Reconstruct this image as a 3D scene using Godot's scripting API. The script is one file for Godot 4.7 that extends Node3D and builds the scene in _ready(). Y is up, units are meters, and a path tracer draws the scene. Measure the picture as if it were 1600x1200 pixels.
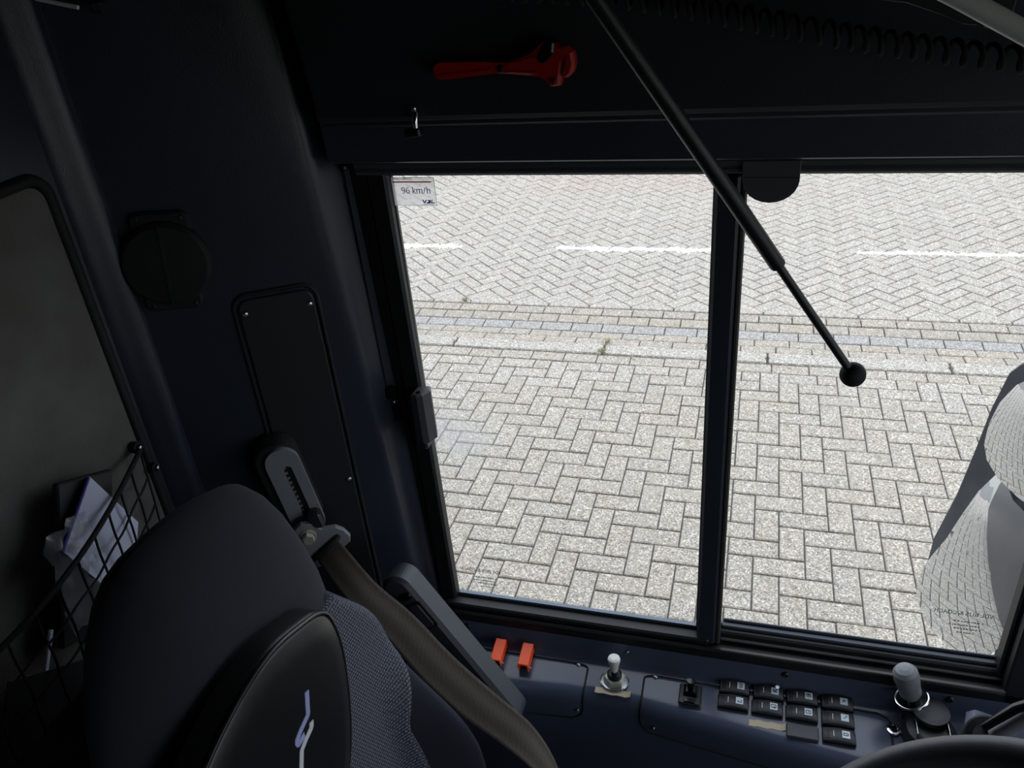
extends Node3D
# The driver's corner of a bus, seen over the driver's shoulder through the side window down to the paved street.
# x runs forward along the bus, y is up (0 = pavement), -z points out of the driver's side window.

const EYE := Vector3(0, 2.4346, 0)
const W := 0.10375                      # half a paving brick: bricks are laid 0.2075 x 0.10375 apart
const FLOOR_Y := 0.87                   # floor of the driver's cab
const ROOF_Y := 2.95

var taken := {}
var rng := RandomNumberGenerator.new()
var M := {}

# ---------------------------------------------------------------- mesh helpers
class MB:
	var v := PackedVector3Array()
	var grp := PackedInt32Array()
	var sm := -1                        # -1 flat, otherwise a smoothing group

	func tri(a: Vector3, b: Vector3, c: Vector3, out: Vector3):
		var n := (c - a).cross(b - a)
		if n.length_squared() < 1e-16: return
		if n.dot(out) < 0.0:
			v.append(a); v.append(c); v.append(b)
		else:
			v.append(a); v.append(b); v.append(c)
		grp.append(sm)

	func quad(a: Vector3, b: Vector3, c: Vector3, d: Vector3, out: Vector3):
		tri(a, b, c, out); tri(a, c, d, out)

	func box(c: Vector3, size: Vector3, bas := Basis.IDENTITY, bev := 0.0):
		var h := size * 0.5
		var b: float = min(bev, min(h.x, min(h.y, h.z)) * 0.9)
		var keep := sm
		sm = -1
		for ax in 3:
			for s in [-1.0, 1.0]:
				var u := (ax + 1) % 3
				var w := (ax + 2) % 3
				var p: Array[Vector3] = []
				for q in [[-1, -1], [1, -1], [1, 1], [-1, 1]]:
					var e := Vector3.ZERO
					e[ax] = s * h[ax]; e[u] = q[0] * (h[u] - b); e[w] = q[1] * (h[w] - b)
					p.append(c + bas * e)
				var o := Vector3.ZERO
				o[ax] = s
				quad(p[0], p[1], p[2], p[3], bas * o)
		if b > 0.0:
			for ax in 3:
				var u := (ax + 1) % 3
				var w := (ax + 2) % 3
				for s in [-1.0, 1.0]:
					for t in [-1.0, 1.0]:
						var p: Array[Vector3] = []
						for k in [-1.0, 1.0]:
							var e := Vector3.ZERO
							e[ax] = k * (h[ax] - b); e[u] = s * h[u]; e[w] = t * (h[w] - b)
							var f := Vector3.ZERO
							f[ax] = k * (h[ax] - b); f[u] = s * (h[u] - b); f[w] = t * h[w]
							p.append(c + bas * e); p.append(c + bas * f)
						var o := Vector3.ZERO
						o[u] = s; o[w] = t
						quad(p[0], p[2], p[3], p[1], bas * o)
			for sx in [-1.0, 1.0]:
				for sy in [-1.0, 1.0]:
					for sz in [-1.0, 1.0]:
						var s := Vector3(sx, sy, sz)
						var a := Vector3(sx * h.x, sy * (h.y - b), sz * (h.z - b))
						var d := Vector3(sx * (h.x - b), sy * h.y, sz * (h.z - b))
						var e := Vector3(sx * (h.x - b), sy * (h.y - b), sz * h.z)
						tri(c + bas * a, c + bas * d, c + bas * e, bas * s)
		sm = keep

	# a net of points; out = ZERO means a closed body (outward from its middle)
	func grid(rows: Array, out := Vector3.ZERO, closed := false):
		var mid := Vector3.ZERO
		var cnt := 0
		for r in rows:
			for p in r:
				mid += p; cnt += 1
		mid /= cnt
		var total := 0.0
		var n: int = rows[0].size()
		var last := n if closed else n - 1
		for i in rows.size() - 1:
			for j in last:
				var a: Vector3 = rows[i][j]
				var b: Vector3 = rows[i][(j + 1) % n]
				var c: Vector3 = rows[i + 1][(j + 1) % n]
				var d: Vector3 = rows[i + 1][j]
				var nn := (c - a).cross(b - d)
				total += nn.dot(out if out != Vector3.ZERO else (a + c) * 0.5 - mid)
		for i in rows.size() - 1:
			for j in last:
				var a: Vector3 = rows[i][j]
				var b: Vector3 = rows[i][(j + 1) % n]
				var c: Vector3 = rows[i + 1][(j + 1) % n]
				var d: Vector3 = rows[i + 1][j]
				if total >= 0.0:
					_t(a, b, c); _t(a, c, d)
				else:
					_t(a, c, b); _t(a, d, c)

	func _t(a: Vector3, b: Vector3, c: Vector3):
		if (c - a).cross(b - a).length_squared() < 1e-18: return
		v.append(a); v.append(b); v.append(c)
		grp.append(sm)

	func fan(ring: Array, out: Vector3):
		var mid := Vector3.ZERO
		for p in ring: mid += p
		mid /= ring.size()
		for i in ring.size():
			tri(mid, ring[i], ring[(i + 1) % ring.size()], out)

	func tube(path: Array, radius, n := 10, caps := true):
		var rows := []
		var up := Vector3.UP
		var t0: Vector3 = (path[1] - path[0]).normalized()
		if abs(t0.dot(up)) > 0.9: up = Vector3.RIGHT
		for i in path.size():
			var a: Vector3 = path[max(i - 1, 0)]
			var b: Vector3 = path[min(i + 1, path.size() - 1)]
			var t := (b - a).normalized()
			up = (up - t * up.dot(t)).normalized()
			var s := t.cross(up)
			var r: float = radius[i] if radius is Array else radius
			var ring := []
			for k in n:
				var an := TAU * k / n
				ring.append(path[i] + (up * cos(an) + s * sin(an)) * r)
			rows.append(ring)
		var keep := sm
		sm = 1
		for i in rows.size() - 1:
			for k in n:
				var k2 := (k + 1) % n
				var o: Vector3 = rows[i][k] + rows[i][k2] - path[i] * 2.0
				quad(rows[i][k], rows[i][k2], rows[i + 1][k2], rows[i + 1][k], o)
		sm = -1
		if caps:
			fan(rows[0], path[0] - path[1])
			fan(rows[-1], path[-1] - path[-2])
		sm = keep

	func ring_tube(path: Array, r: float, n := 8):
		var rows := []
		var m := path.size()
		for i in m:
			var t: Vector3 = (path[(i + 1) % m] - path[(i + m - 1) % m]).normalized()
			var up := Vector3.UP if abs(t.y) < 0.95 else Vector3.RIGHT
			if rows.size() > 0: up = (rows[-1][0] - path[i - 1]).normalized()
			up = (up - t * up.dot(t)).normalized()
			var s := t.cross(up)
			var ring := []
			for k in n: ring.append(path[i] + (up * cos(TAU * k / n) + s * sin(TAU * k / n)) * r)
			rows.append(ring)
		var keep := sm
		sm = 1
		for i in m:
			for k in n:
				var a: Array = rows[i]
				var b: Array = rows[(i + 1) % m]
				quad(a[k], a[(k + 1) % n], b[(k + 1) % n], b[k], a[k] + a[(k + 1) % n] - path[i] * 2.0)
		sm = keep

	# profile of (radius, height) turned round the basis' y axis
	func lathe(profile: Array, at: Vector3, bas := Basis.IDENTITY, n := 20, smooth := true):
		var keep := sm
		for i in profile.size() - 1:
			var p: Vector2 = profile[i]
			var q: Vector2 = profile[i + 1]
			sm = 2 + i if smooth else -1
			var d := q - p
			var o2 := Vector2(-d.y, d.x) * -1.0
			for k in n:
				var a := TAU * k / n
				var b := TAU * (k + 1) / n
				var ca := bas * Vector3(cos(a), 0, sin(a))
				var cb := bas * Vector3(cos(b), 0, sin(b))
				var y := bas.y
				var o := (ca + cb) * 0.5 * o2.x + y * o2.y
				quad(at + ca * p.x + y * p.y, at + cb * p.x + y * p.y, at + cb * q.x + y * q.y, at + ca * q.x + y * q.y, o)
		sm = keep

	func ball(c: Vector3, r: Vector3, bas := Basis.IDENTITY, nu := 20, nv := 12):
		var keep := sm
		sm = 1
		for i in nv:
			for k in nu:
				var p: Array[Vector3] = []
				for q in [[i, k], [i, k + 1], [i + 1, k + 1], [i + 1, k]]:
					var th: float = PI * q[0] / nv
					var ph: float = TAU * q[1] / nu
					p.append(c + bas * (Vector3(sin(th) * cos(ph), cos(th), sin(th) * sin(ph)) * r))
				quad(p[0], p[1], p[2], p[3], (p[0] + p[2]) * 0.5 - c)
		sm = keep

	# polygon in the basis' x-y plane, from depth t0 to t1 along its z, chamfered at t1
	func prism(poly: PackedVector2Array, at: Vector3, bas: Basis, t0: float, t1: float, bev := 0.0):
		var keep := sm
		sm = -1
		var tp := poly
		if bev > 0.0:
			var off := Geometry2D.offset_polygon(poly, -bev)
			if off.size() == 1 and off[0].size() == poly.size(): tp = _match(poly, off[0])
			else: tp = shrink(poly, bev)
		var up := bas.z * signf(t1 - t0)
		var idx := Geometry2D.triangulate_polygon(tp)
		for i in range(0, idx.size(), 3):
			tri(P(tp[idx[i]], t1, at, bas), P(tp[idx[i + 1]], t1, at, bas), P(tp[idx[i + 2]], t1, at, bas), up)
		idx = Geometry2D.triangulate_polygon(poly)
		for i in range(0, idx.size(), 3):
			tri(P(poly[idx[i]], t0, at, bas), P(poly[idx[i + 1]], t0, at, bas), P(poly[idx[i + 2]], t0, at, bas), -up)
		var ccw := -1.0 if Geometry2D.is_polygon_clockwise(poly) else 1.0
		var tm := t1 - bev * signf(t1 - t0)
		for i in poly.size():
			var j := (i + 1) % poly.size()
			var d := poly[j] - poly[i]
			var o2 := Vector2(d.y, -d.x) * ccw
			var o := bas.x * o2.x + bas.y * o2.y
			quad(P(poly[i], t0, at, bas), P(poly[j], t0, at, bas), P(poly[j], tm, at, bas), P(poly[i], tm, at, bas), o)
			if bev > 0.0:
				quad(P(poly[i], tm, at, bas), P(poly[j], tm, at, bas), P(tp[j], t1, at, bas), P(tp[i], t1, at, bas), o + up * o.length())
		sm = keep

	func _match(poly: PackedVector2Array, off: PackedVector2Array) -> PackedVector2Array:
		var best := 0
		var bd := INF
		for k in off.size():
			var d := 0.0
			for i in poly.size(): d += poly[i].distance_squared_to(off[(i + k) % off.size()])
			if d < bd: bd = d; best = k
		var r := PackedVector2Array()
		for i in poly.size(): r.append(off[(i + best) % off.size()])
		return r

	func shrink(poly: PackedVector2Array, b: float) -> PackedVector2Array:
		var c := Vector2.ZERO
		for p in poly: c += p
		c /= poly.size()
		var r := PackedVector2Array()
		for p in poly: r.append(p - (p - c).normalized() * b)
		return r

	func P(p: Vector2, t: float, at: Vector3, bas: Basis) -> Vector3:
		return at + bas.x * p.x + bas.y * p.y + bas.z * t

	func mesh(org := Vector3.ZERO) -> ArrayMesh:
		var st := SurfaceTool.new()
		st.begin(Mesh.PRIMITIVE_TRIANGLES)
		for i in grp.size():
			st.set_smooth_group(grp[i])
			for k in 3: st.add_vertex(v[i * 3 + k] - org)
		st.generate_normals()
		st.index()
		return st.commit()

func mb() -> MB: return MB.new()

func rounded(x0: float, y0: float, x1: float, y1: float, r: float, n := 5) -> PackedVector2Array:
	var o := PackedVector2Array()
	for q in [[x1 - r, y1 - r, 0.0], [x0 + r, y1 - r, PI / 2], [x0 + r, y0 + r, PI], [x1 - r, y0 + r, 1.5 * PI]]:
		for k in n + 1:
			var a: float = q[2] + PI / 2 * k / n
			o.append(Vector2(q[0], q[1]) + Vector2(cos(a), sin(a)) * r)
	return o

func where(n: Node) -> Vector3:
	var p := Vector3.ZERO
	while n is Node3D and n != self:
		p += n.position
		n = n.get_parent()
	return p

# commits the collected faces (given in world coordinates) as one named mesh under parent
func build(m: MB, called: String, material: Material, parent: Node = self) -> MeshInstance3D:
	var o := MeshInstance3D.new()
	o.name = numbered(called) if parent == self else called
	parent.add_child(o, true)
	o.mesh = m.mesh(where(parent))
	o.material_override = material
	return o

func place(mesh: Mesh, called: String, material: Material, parent: Node, tf: Transform3D) -> MeshInstance3D:
	var o := MeshInstance3D.new()
	o.name = called
	parent.add_child(o, true)
	o.mesh = mesh
	o.material_override = material
	tf.origin -= where(parent)
	o.transform = tf
	return o

func numbered(called: String) -> String:
	if not taken.has(called):
		taken[called] = 0
		return called
	taken[called] += 1
	return "%s_%03d" % [called, taken[called]]

func thing(called: String, at: Vector3, label: String, category: String, group := "") -> Node3D:
	var o := Node3D.new()
	o.name = numbered(called)
	add_child(o)
	o.position = at
	return tag(o, label, category, group)

func tag(o: Node3D, label: String, category: String, group := "", kind := "") -> Node3D:
	o.set_meta("label", label)
	o.set_meta("category", category)
	if group: o.set_meta("group", group)
	if kind: o.set_meta("kind", kind)
	return o

func setting(called: String, at := Vector3.ZERO, label := "") -> Node3D:
	var o := Node3D.new()
	o.name = called
	add_child(o)
	o.position = at
	o.set_meta("kind", "structure")
	if label: o.set_meta("label", label)
	return o

func struct(m: MB, called: String, material: Material, label := "") -> MeshInstance3D:
	var o := build(m, called, material)
	o.set_meta("kind", "structure")
	if label: o.set_meta("label", label)
	return o

# ---------------------------------------------------------------- materials
func mat(c: Color, rough: float, metal := 0.0, normal: Texture2D = null, scale := 1.0, depth := 1.0) -> StandardMaterial3D:
	var m := StandardMaterial3D.new()
	m.albedo_color = c
	m.roughness = rough
	m.metallic = metal
	if normal:
		m.normal_enabled = true
		m.normal_texture = normal
		m.normal_scale = depth
		m.uv1_triplanar = true
		m.uv1_world_triplanar = true
		m.uv1_scale = Vector3.ONE * scale
	return m

func noise_image(size: int, freq: float, seed_: int, octaves := 3, kind := FastNoiseLite.TYPE_SIMPLEX_SMOOTH) -> Image:
	var n := FastNoiseLite.new()
	n.noise_type = kind
	n.frequency = freq
	n.seed = seed_
	n.fractal_octaves = octaves
	return n.get_seamless_image(size, size)

func bump(im: Image, depth: float) -> ImageTexture:
	var b: Image = im.duplicate()
	b.convert(Image.FORMAT_RGBA8)
	b.bump_map_to_normal_map(depth)
	return ImageTexture.create_from_image(b)

# exposed-aggregate concrete: pale, dark and ochre grains over a cement ground
func aggregate_image() -> Image:
	var s := 1024
	var cl := noise_image(s, 0.02, 5)
	var cells := FastNoiseLite.new()
	cells.noise_type = FastNoiseLite.TYPE_CELLULAR
	cells.cellular_return_type = FastNoiseLite.RETURN_CELL_VALUE
	cells.frequency = 0.17
	cells.seed = 8
	cells.fractal_type = FastNoiseLite.FRACTAL_NONE
	var cell := cells.get_seamless_image(s, s)
	var data := PackedByteArray()
	data.resize(s * s * 3)
	var a := cl.get_data()
	var b := cell.get_data()
	var r := RandomNumberGenerator.new()
	r.seed = 77
	for i in s * s:
		var g := 0.72 + (a[i] - 128) / 255.0 * 0.12 + r.randf_range(-0.03, 0.03)
		var t := b[i] / 255.0          # one value for each grain
		var cr := g
		var cg := g
		var cb := g * 0.965
		if t > 0.84:
			cr = g * 1.26; cg = g * 1.26; cb = g * 1.24
		elif t > 0.70:
			cr = g * 1.08; cg = g * 1.08; cb = g * 1.05
		elif t < 0.14:
			cr = g * 0.76; cg = g * 0.74; cb = g * 0.70
		elif t < 0.27:
			cr = g * 0.97; cg = g * 0.92; cb = g * 0.83
		elif t < 0.38:
			cr = g * 0.90; cg = g * 0.89; cb = g * 0.87
		data[i * 3] = int(clampf(cr, 0, 1) * 255)
		data[i * 3 + 1] = int(clampf(cg, 0, 1) * 255)
		data[i * 3 + 2] = int(clampf(cb, 0, 1) * 255)
	var im := Image.create_from_data(s, s, false, Image.FORMAT_RGB8, data)
	return im

func stone(tint: Color, tex: Texture2D, nrm: Texture2D, rough := 0.92) -> StandardMaterial3D:
	var m := mat(tint, rough, 0.0, nrm, 1.1, 0.5)
	m.albedo_texture = tex
	return m

func weave_image() -> Image:
	var s := 64
	var im := Image.create(s, s, false, Image.FORMAT_RGB8)
	for y in s:
		for x in s:
			# small rounded blocks in running bond, pale yarn over dark ground
			var row := y / 16
			var xx := (x + (8 if row % 2 else 0)) % 16
			var yy := y % 16
			var d: float = max(abs(xx - 7.5) / 7.0, abs(yy - 7.5) / 5.6)
			var k := clampf((1.0 - d) * 3.0, 0.0, 1.0)
			im.set_pixel(x, y, Color(0.13, 0.135, 0.16).lerp(Color(0.46, 0.475, 0.53), k))
	return im

func glass_image(seed_: int, smudge: Vector2, strength: float) -> Image:
	var s := 512
	var n := noise_image(s, 0.009, seed_, 4).get_data()
	var f := noise_image(s, 0.05, seed_ + 3, 2).get_data()
	var im := Image.create(s, s, false, Image.FORMAT_RGBA8)
	for y in s:
		for x in s:
			var i := y * s + x
			var a := 0.035 + 0.05 * maxf(0.0, (n[i] - 120) / 135.0) + 0.012 * maxf(0.0, (f[i] - 150) / 105.0)
			if strength > 0.0:
				var d := Vector2((x / float(s) - smudge.x) / 0.17, (y / float(s) - smudge.y) / 0.055).length()
				a += strength * exp(-d * d) * (0.55 + 0.45 * f[i] / 255.0)
			im.set_pixel(x, y, Color(0.93, 0.95, 0.97, minf(a, 0.6)))
	return im

func make_materials():
	var grain := bump(noise_image(512, 0.12, 1, 3), 2.0)
	var fuzz := bump(noise_image(512, 0.16, 3, 4), 3.0)
	var rough_n := bump(noise_image(512, 0.08, 4, 4), 5.0)
	var leather_n := bump(noise_image(512, 0.06, 6, 2, FastNoiseLite.TYPE_CELLULAR), 2.0)
	M.plastic = mat(Color(0.152, 0.175, 0.218), 0.32, 0, grain, 9.0, 0.35)
	M.console = mat(Color(0.27, 0.302, 0.372), 0.20, 0, grain, 9.0, 0.16)
	M.panel = mat(Color(0.105, 0.112, 0.128), 0.5, 0, grain, 9.0, 0.3)
	M.overhead = mat(Color(0.145, 0.158, 0.178), 0.55, 0, grain, 9.0, 0.3)
	M.rubber = mat(Color(0.062, 0.066, 0.072), 0.55)
	M.black = mat(Color(0.105, 0.112, 0.122), 0.42, 0, grain, 14.0, 0.3)
	M.gloss_black = mat(Color(0.05, 0.055, 0.06), 0.22)
	M.seal = mat(Color(0.035, 0.038, 0.042), 0.75)
	M.grey_panel = mat(Color(0.36, 0.36, 0.35), 0.7, 0, rough_n, 3.0, 0.15)
	var gp := noise_image(256, 0.012, 21, 4)
	M.grey_panel.albedo_texture = tint_texture(gp, Color(0.82, 0.80, 0.78), Color(1, 1, 1))
	M.grey_plastic = mat(Color(0.45, 0.465, 0.48), 0.5, 0, grain, 12.0, 0.4)
	M.arm = mat(Color(0.21, 0.23, 0.255), 0.5, 0, grain, 12.0, 0.4)
	M.metal = mat(Color(0.72, 0.73, 0.74), 0.25, 1.0)
	M.chrome = mat(Color(0.86, 0.87, 0.88), 0.12, 1.0)
	M.zinc = mat(Color(0.74, 0.74, 0.68), 0.38, 0.5)
	M.dark_metal = mat(Color(0.16, 0.17, 0.18), 0.35, 0.6)
	M.aluminium = mat(Color(0.36, 0.39, 0.43), 0.35, 0.9)
	M.frame_blue = mat(Color(0.16, 0.185, 0.22), 0.36)
	M.valance = mat(Color(0.20, 0.225, 0.275), 0.4, 0, grain, 9.0, 0.3)
	M.blind = mat(Color(0.25, 0.265, 0.28), 0.55, 0, grain, 12.0, 0.3)
	M.rocker = mat(Color(0.19, 0.197, 0.21), 0.5, 0, grain, 16.0, 0.3)
	M.rim = mat(Color(0.20, 0.21, 0.22), 0.42, 0, leather_n, 22.0, 0.5)
	M.edge_strip = mat(Color(0.28, 0.275, 0.265), 0.5, 0.3)
	M.fabric = mat(Color(0.105, 0.118, 0.155), 0.95, 0, fuzz, 14.0, 0.6)
	M.fabric.rim_enabled = true; M.fabric.rim = 0.35; M.fabric.rim_tint = 0.6
	M.bolster = mat(Color(0.095, 0.105, 0.155), 0.95, 0, fuzz, 14.0, 0.6)
	M.bolster.rim_enabled = true; M.bolster.rim = 0.25; M.bolster.rim_tint = 0.6
	var wi := weave_image()
	M.weave = mat(Color(0.90, 0.90, 0.92), 0.9, 0, bump(wi, 4.0), 55.0, 0.8)
	M.weave.albedo_texture = ImageTexture.create_from_image(wi)
	M.leather = mat(Color(0.085, 0.09, 0.095), 0.36, 0, leather_n, 16.0, 0.25)
	M.thread_blue = mat(Color(0.60, 0.63, 0.80), 0.8, 0, fuzz, 30.0, 0.8)
	M.thread_white = mat(Color(0.80, 0.81, 0.82), 0.8, 0, fuzz, 30.0, 0.8)
	var bi := Image.create(32, 32, false, Image.FORMAT_RGB8)
	for y in 32:
		for x in 32:
			var k := 0.72 + 0.28 * (0.5 + 0.5 * sin((x + y) * TAU / 8.0)) * (0.8 + 0.2 * sin(x * TAU / 16.0))
			bi.set_pixel(x, y, Color(k, k, k))
	M.webbing = mat(Color(0.42, 0.385, 0.35), 0.78, 0, bump(bi, 3.0), 90.0, 0.5)
	M.webbing.albedo_texture = ImageTexture.create_from_image(bi)
	M.red = mat(Color(0.70, 0.04, 0.05), 0.5)
	M.orange = mat(Color(1.0, 0.33, 0.07), 0.4)
	M.white_plastic = mat(Color(0.86, 0.86, 0.84), 0.4)
	M.tape = mat(Color(0.74, 0.69, 0.58), 0.7)
	M.icon = mat(Color(0.82, 0.87, 0.90), 0.5)
	M.paper = mat(Color(0.80, 0.82, 0.92), 0.8)
	M.purple = mat(Color(0.32, 0.26, 0.62), 0.6)
	M.clear_plastic = mat(Color(0.75, 0.78, 0.82, 0.22), 0.12)
	M.clear_plastic.transparency = BaseMaterial3D.TRANSPARENCY_ALPHA
	M.cord = mat(Color(0.05, 0.052, 0.058), 0.85)
	M.pale_rail = mat(Color(0.93, 0.93, 0.91), 0.35)
	M.mirror = mat(Color(0.93, 0.94, 0.95), 0.015, 1.0)
	M.body = mat(Color(0.12, 0.125, 0.135), 0.4)
	M.floor = mat(Color(0.16, 0.165, 0.175), 0.8, 0, rough_n, 6.0, 0.4)
	M.ceiling = mat(Color(0.16, 0.165, 0.17), 0.8)
	M.label_blue = mat(Color(0.04, 0.33, 0.70), 0.6)
	M.label_red = mat(Color(0.86, 0.08, 0.25), 0.6)
	M.label_grey = mat(Color(0.45, 0.50, 0.56), 0.6)
	M.sticker = mat(Color(0.92, 0.92, 0.91, 0.38), 0.4)
	M.sticker.transparency = BaseMaterial3D.TRANSPARENCY_ALPHA
	for k in ["sticker", "label_blue", "label_red", "label_grey"]:
		M[k].backlight_enabled = true
		M[k].backlight = Color(1, 1, 1) if k == "sticker" else Color(0.4, 0.4, 0.4)
	M.print = mat(Color(0.10, 0.11, 0.12), 0.6)
	M.glass = pane_material(11, Vector2(0.07, 0.55), 0.5)
	M.glass_front = pane_material(31, Vector2(0.5, 0.5), 0.0)
	M.clear = mat(Color(0.95, 0.97, 0.98, 0.03), 0.02)
	M.clear.transparency = BaseMaterial3D.TRANSPARENCY_ALPHA
	# paving
	var ag := ImageTexture.create_from_image(aggregate_image())
	M.bricks = []
	for c in [Color(0.885, 0.850, 0.805), Color(0.878, 0.845, 0.803), Color(0.892, 0.857, 0.81), Color(0.882, 0.845, 0.797), Color(0.875, 0.845, 0.805)]:
		M.bricks.append(stone(c, ag, rough_n))
	M.street = []
	for c in [Color(0.905, 0.875, 0.84), Color(0.912, 0.882, 0.843), Color(0.90, 0.87, 0.838), Color(0.915, 0.885, 0.85)]:
		M.street.append(stone(c, ag, rough_n))
	M.gutter = []
	for c in [Color(0.87, 0.83, 0.785), Color(0.855, 0.82, 0.775), Color(0.875, 0.83, 0.78), Color(0.85, 0.82, 0.78)]:
		M.gutter.append(stone(c, ag, rough_n))
	M.damp = []
	for c in [Color(0.815, 0.80, 0.795), Color(0.825, 0.805, 0.79), Color(0.81, 0.80, 0.80)]:
		M.damp.append(stone(c, ag, rough_n, 0.62))
	M.kerb = stone(Color(0.915, 0.89, 0.86), ag, rough_n)
	M.far_bricks = stone(Color(0.915, 0.885, 0.85), ag, rough_n)
	M.far_bricks.vertex_color_use_as_albedo = true
	M.sand = mat(Color(0.47, 0.46, 0.44), 0.98, 0, rough_n, 2.0, 0.6)
	M.ground = stone(Color(0.82, 0.815, 0.785), ag, rough_n)
	M.paint = mat(Color(0.93, 0.935, 0.93), 0.7)
	M.weed = mat(Color(0.56, 0.55, 0.38), 0.9)

func tint_texture(im: Image, lo: Color, hi: Color) -> ImageTexture:
	var s := im.get_width()
	var d := im.get_data()
	var o := Image.create(s, s, false, Image.FORMAT_RGB8)
	for y in s:
		for x in s: o.set_pixel(x, y, lo.lerp(hi, d[y * s + x] / 255.0))
	return ImageTexture.create_from_image(o)

func pane_material(seed_: int, smudge: Vector2, strength: float) -> StandardMaterial3D:
	var m := mat(Color.WHITE, 0.03)
	m.transparency = BaseMaterial3D.TRANSPARENCY_ALPHA
	m.backlight_enabled = true
	m.backlight = Color(1, 1, 1)
	m.albedo_texture = ImageTexture.create_from_image(glass_image(seed_, smudge, strength))
	return m

# ---------------------------------------------------------------- the scene
func _ready():
	rng.seed = 4242
	var cam := Camera3D.new()
	cam.name = "camera"
	add_child(cam)
	cam.position = EYE
	cam.rotation = Vector3(deg_to_rad(-29.87), deg_to_rad(18.405), deg_to_rad(-5.524))
	cam.fov = 50.30
	cam.near = 0.02
	cam.current = true

	var env := Environment.new()
	var sky := Sky.new()
	var sm := ProceduralSkyMaterial.new()      # an even, bright overcast
	sm.sky_top_color = Color(0.91, 0.945, 1.0)
	sm.sky_horizon_color = Color(0.94, 0.96, 0.99)
	sm.sky_curve = 0.2
	sm.ground_bottom_color = Color(0.55, 0.55, 0.54)
	sm.ground_horizon_color = Color(0.62, 0.62, 0.62)
	sm.sun_angle_max = 0.0
	sky.sky_material = sm
	env.background_mode = Environment.BG_SKY
	env.sky = sky
	env.background_energy_multiplier = 1.0
	env.tonemap_mode = Environment.TONE_MAPPER_LINEAR
	env.tonemap_exposure = 2.35
	env.sdfgi_enabled = true
	env.ssao_enabled = true
	env.ssil_enabled = true
	var we := WorldEnvironment.new()
	we.name = "overcast_sky"
	we.environment = env
	add_child(we)

	make_materials()
	pavement()
	bus_shell()
	side_window()
	corner_post()
	partition()
	overhead()
	console()
	seat()
	belt()
	net_pocket()
	overhead_things()
	console_things()
	wheel_and_stalk()
	wing_mirror()
	weeds()

# ---------------------------------------------------------------- outside: pavement
func brick_mesh(l: float, w: float, h := 0.07, bev := 0.005) -> ArrayMesh:
	var m := mb()
	var a := Vector3(l / 2, 0, w / 2)
	var b := Vector3(l / 2 - bev, 0, w / 2 - bev)
	var lo := []; var mi := []; var hi := []
	for s in [[-1, -1], [1, -1], [1, 1], [-1, 1]]:
		lo.append(Vector3(s[0] * a.x, -h, s[1] * a.z))
		mi.append(Vector3(s[0] * a.x, -bev * 0.8, s[1] * a.z))
		hi.append(Vector3(s[0] * b.x, 0, s[1] * b.z))
	m.quad(hi[0], hi[1], hi[2], hi[3], Vector3.UP)
	for i in 4:
		var j := (i + 1) % 4
		var o: Vector3 = (mi[i] + mi[j]) * Vector3(1, 0, 1)
		m.quad(mi[i], mi[j], hi[j], hi[i], o + Vector3.UP * 0.05)
		m.quad(lo[i], lo[j], mi[j], mi[i], o)
	return m.mesh()

# alike bricks: the 300 that show largest as parts, the rest joined
func lay(parent: Node3D, spots: Array, brick: Mesh, mats: Array, limit := 300):
	spots.sort_custom(func(p, q): return p.d < q.d)
	var n := 0
	var rest := []
	for s in spots:
		var yaw: float = s.a + rng.randf_range(-0.008, 0.008)
		var bas := Basis(Vector3.UP, yaw) * Basis(Vector3(1, 0, 0), rng.randf_range(-0.006, 0.006))
		if s.has("tilt"): bas = Basis(Vector3(1, 0, 0), s.tilt) * bas
		var tf := Transform3D(bas, s.p + Vector3(0, rng.randf_range(-0.0025, 0.0015), 0))
		if s.seen and n < limit:
			var ms: Array = s.mats if s.has("mats") else mats
			place(brick, "brick", ms[rng.randi() % ms.size()], parent, tf)
			n += 1
		else:
			rest.append(tf)
	if rest.is_empty(): return
	var src := brick.surface_get_arrays(0)
	var sv: PackedVector3Array = src[Mesh.ARRAY_VERTEX]
	var sn: PackedVector3Array = src[Mesh.ARRAY_NORMAL]
	var si: PackedInt32Array = src[Mesh.ARRAY_INDEX]
	var ov := PackedVector3Array(); var on := PackedVector3Array(); var oc := PackedColorArray(); var oi := PackedInt32Array()
	var org := where(parent)
	for tf in rest:
		var base := ov.size()
		var k := rng.randf_range(0.93, 1.03)
		var warm := rng.randf_range(0.97, 1.0)
		if tf.origin.z < -7.75 and tf.origin.x > -2.3 and tf.origin.x < -0.4 and parent.name == "street": warm = 0.93
		for i in sv.size():
			ov.append(tf * sv[i] - org); on.append(tf.basis * sn[i])
			oc.append(Color(k, k * (warm if warm < 0.95 else 0.5 + 0.5 * warm), k * warm))
		for i in si: oi.append(base + i)
	var arr := []
	arr.resize(Mesh.ARRAY_MAX)
	arr[Mesh.ARRAY_VERTEX] = ov; arr[Mesh.ARRAY_NORMAL] = on; arr[Mesh.ARRAY_COLOR] = oc; arr[Mesh.ARRAY_INDEX] = oi
	var am := ArrayMesh.new()
	am.add_surface_from_arrays(Mesh.PRIMITIVE_TRIANGLES, arr)
	var o := place(am, "remaining_bricks", M.far_bricks, parent, Transform3D(Basis.IDENTITY, org))
	o.set_meta("kind", "stuff")

func in_view(p: Vector3) -> bool:
	var d := -p.z
	return d > 2.05 and p.x > -0.50 * d - 0.12 and p.x < 0.40 * d + 0.15 and p.z > -8.6

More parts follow.
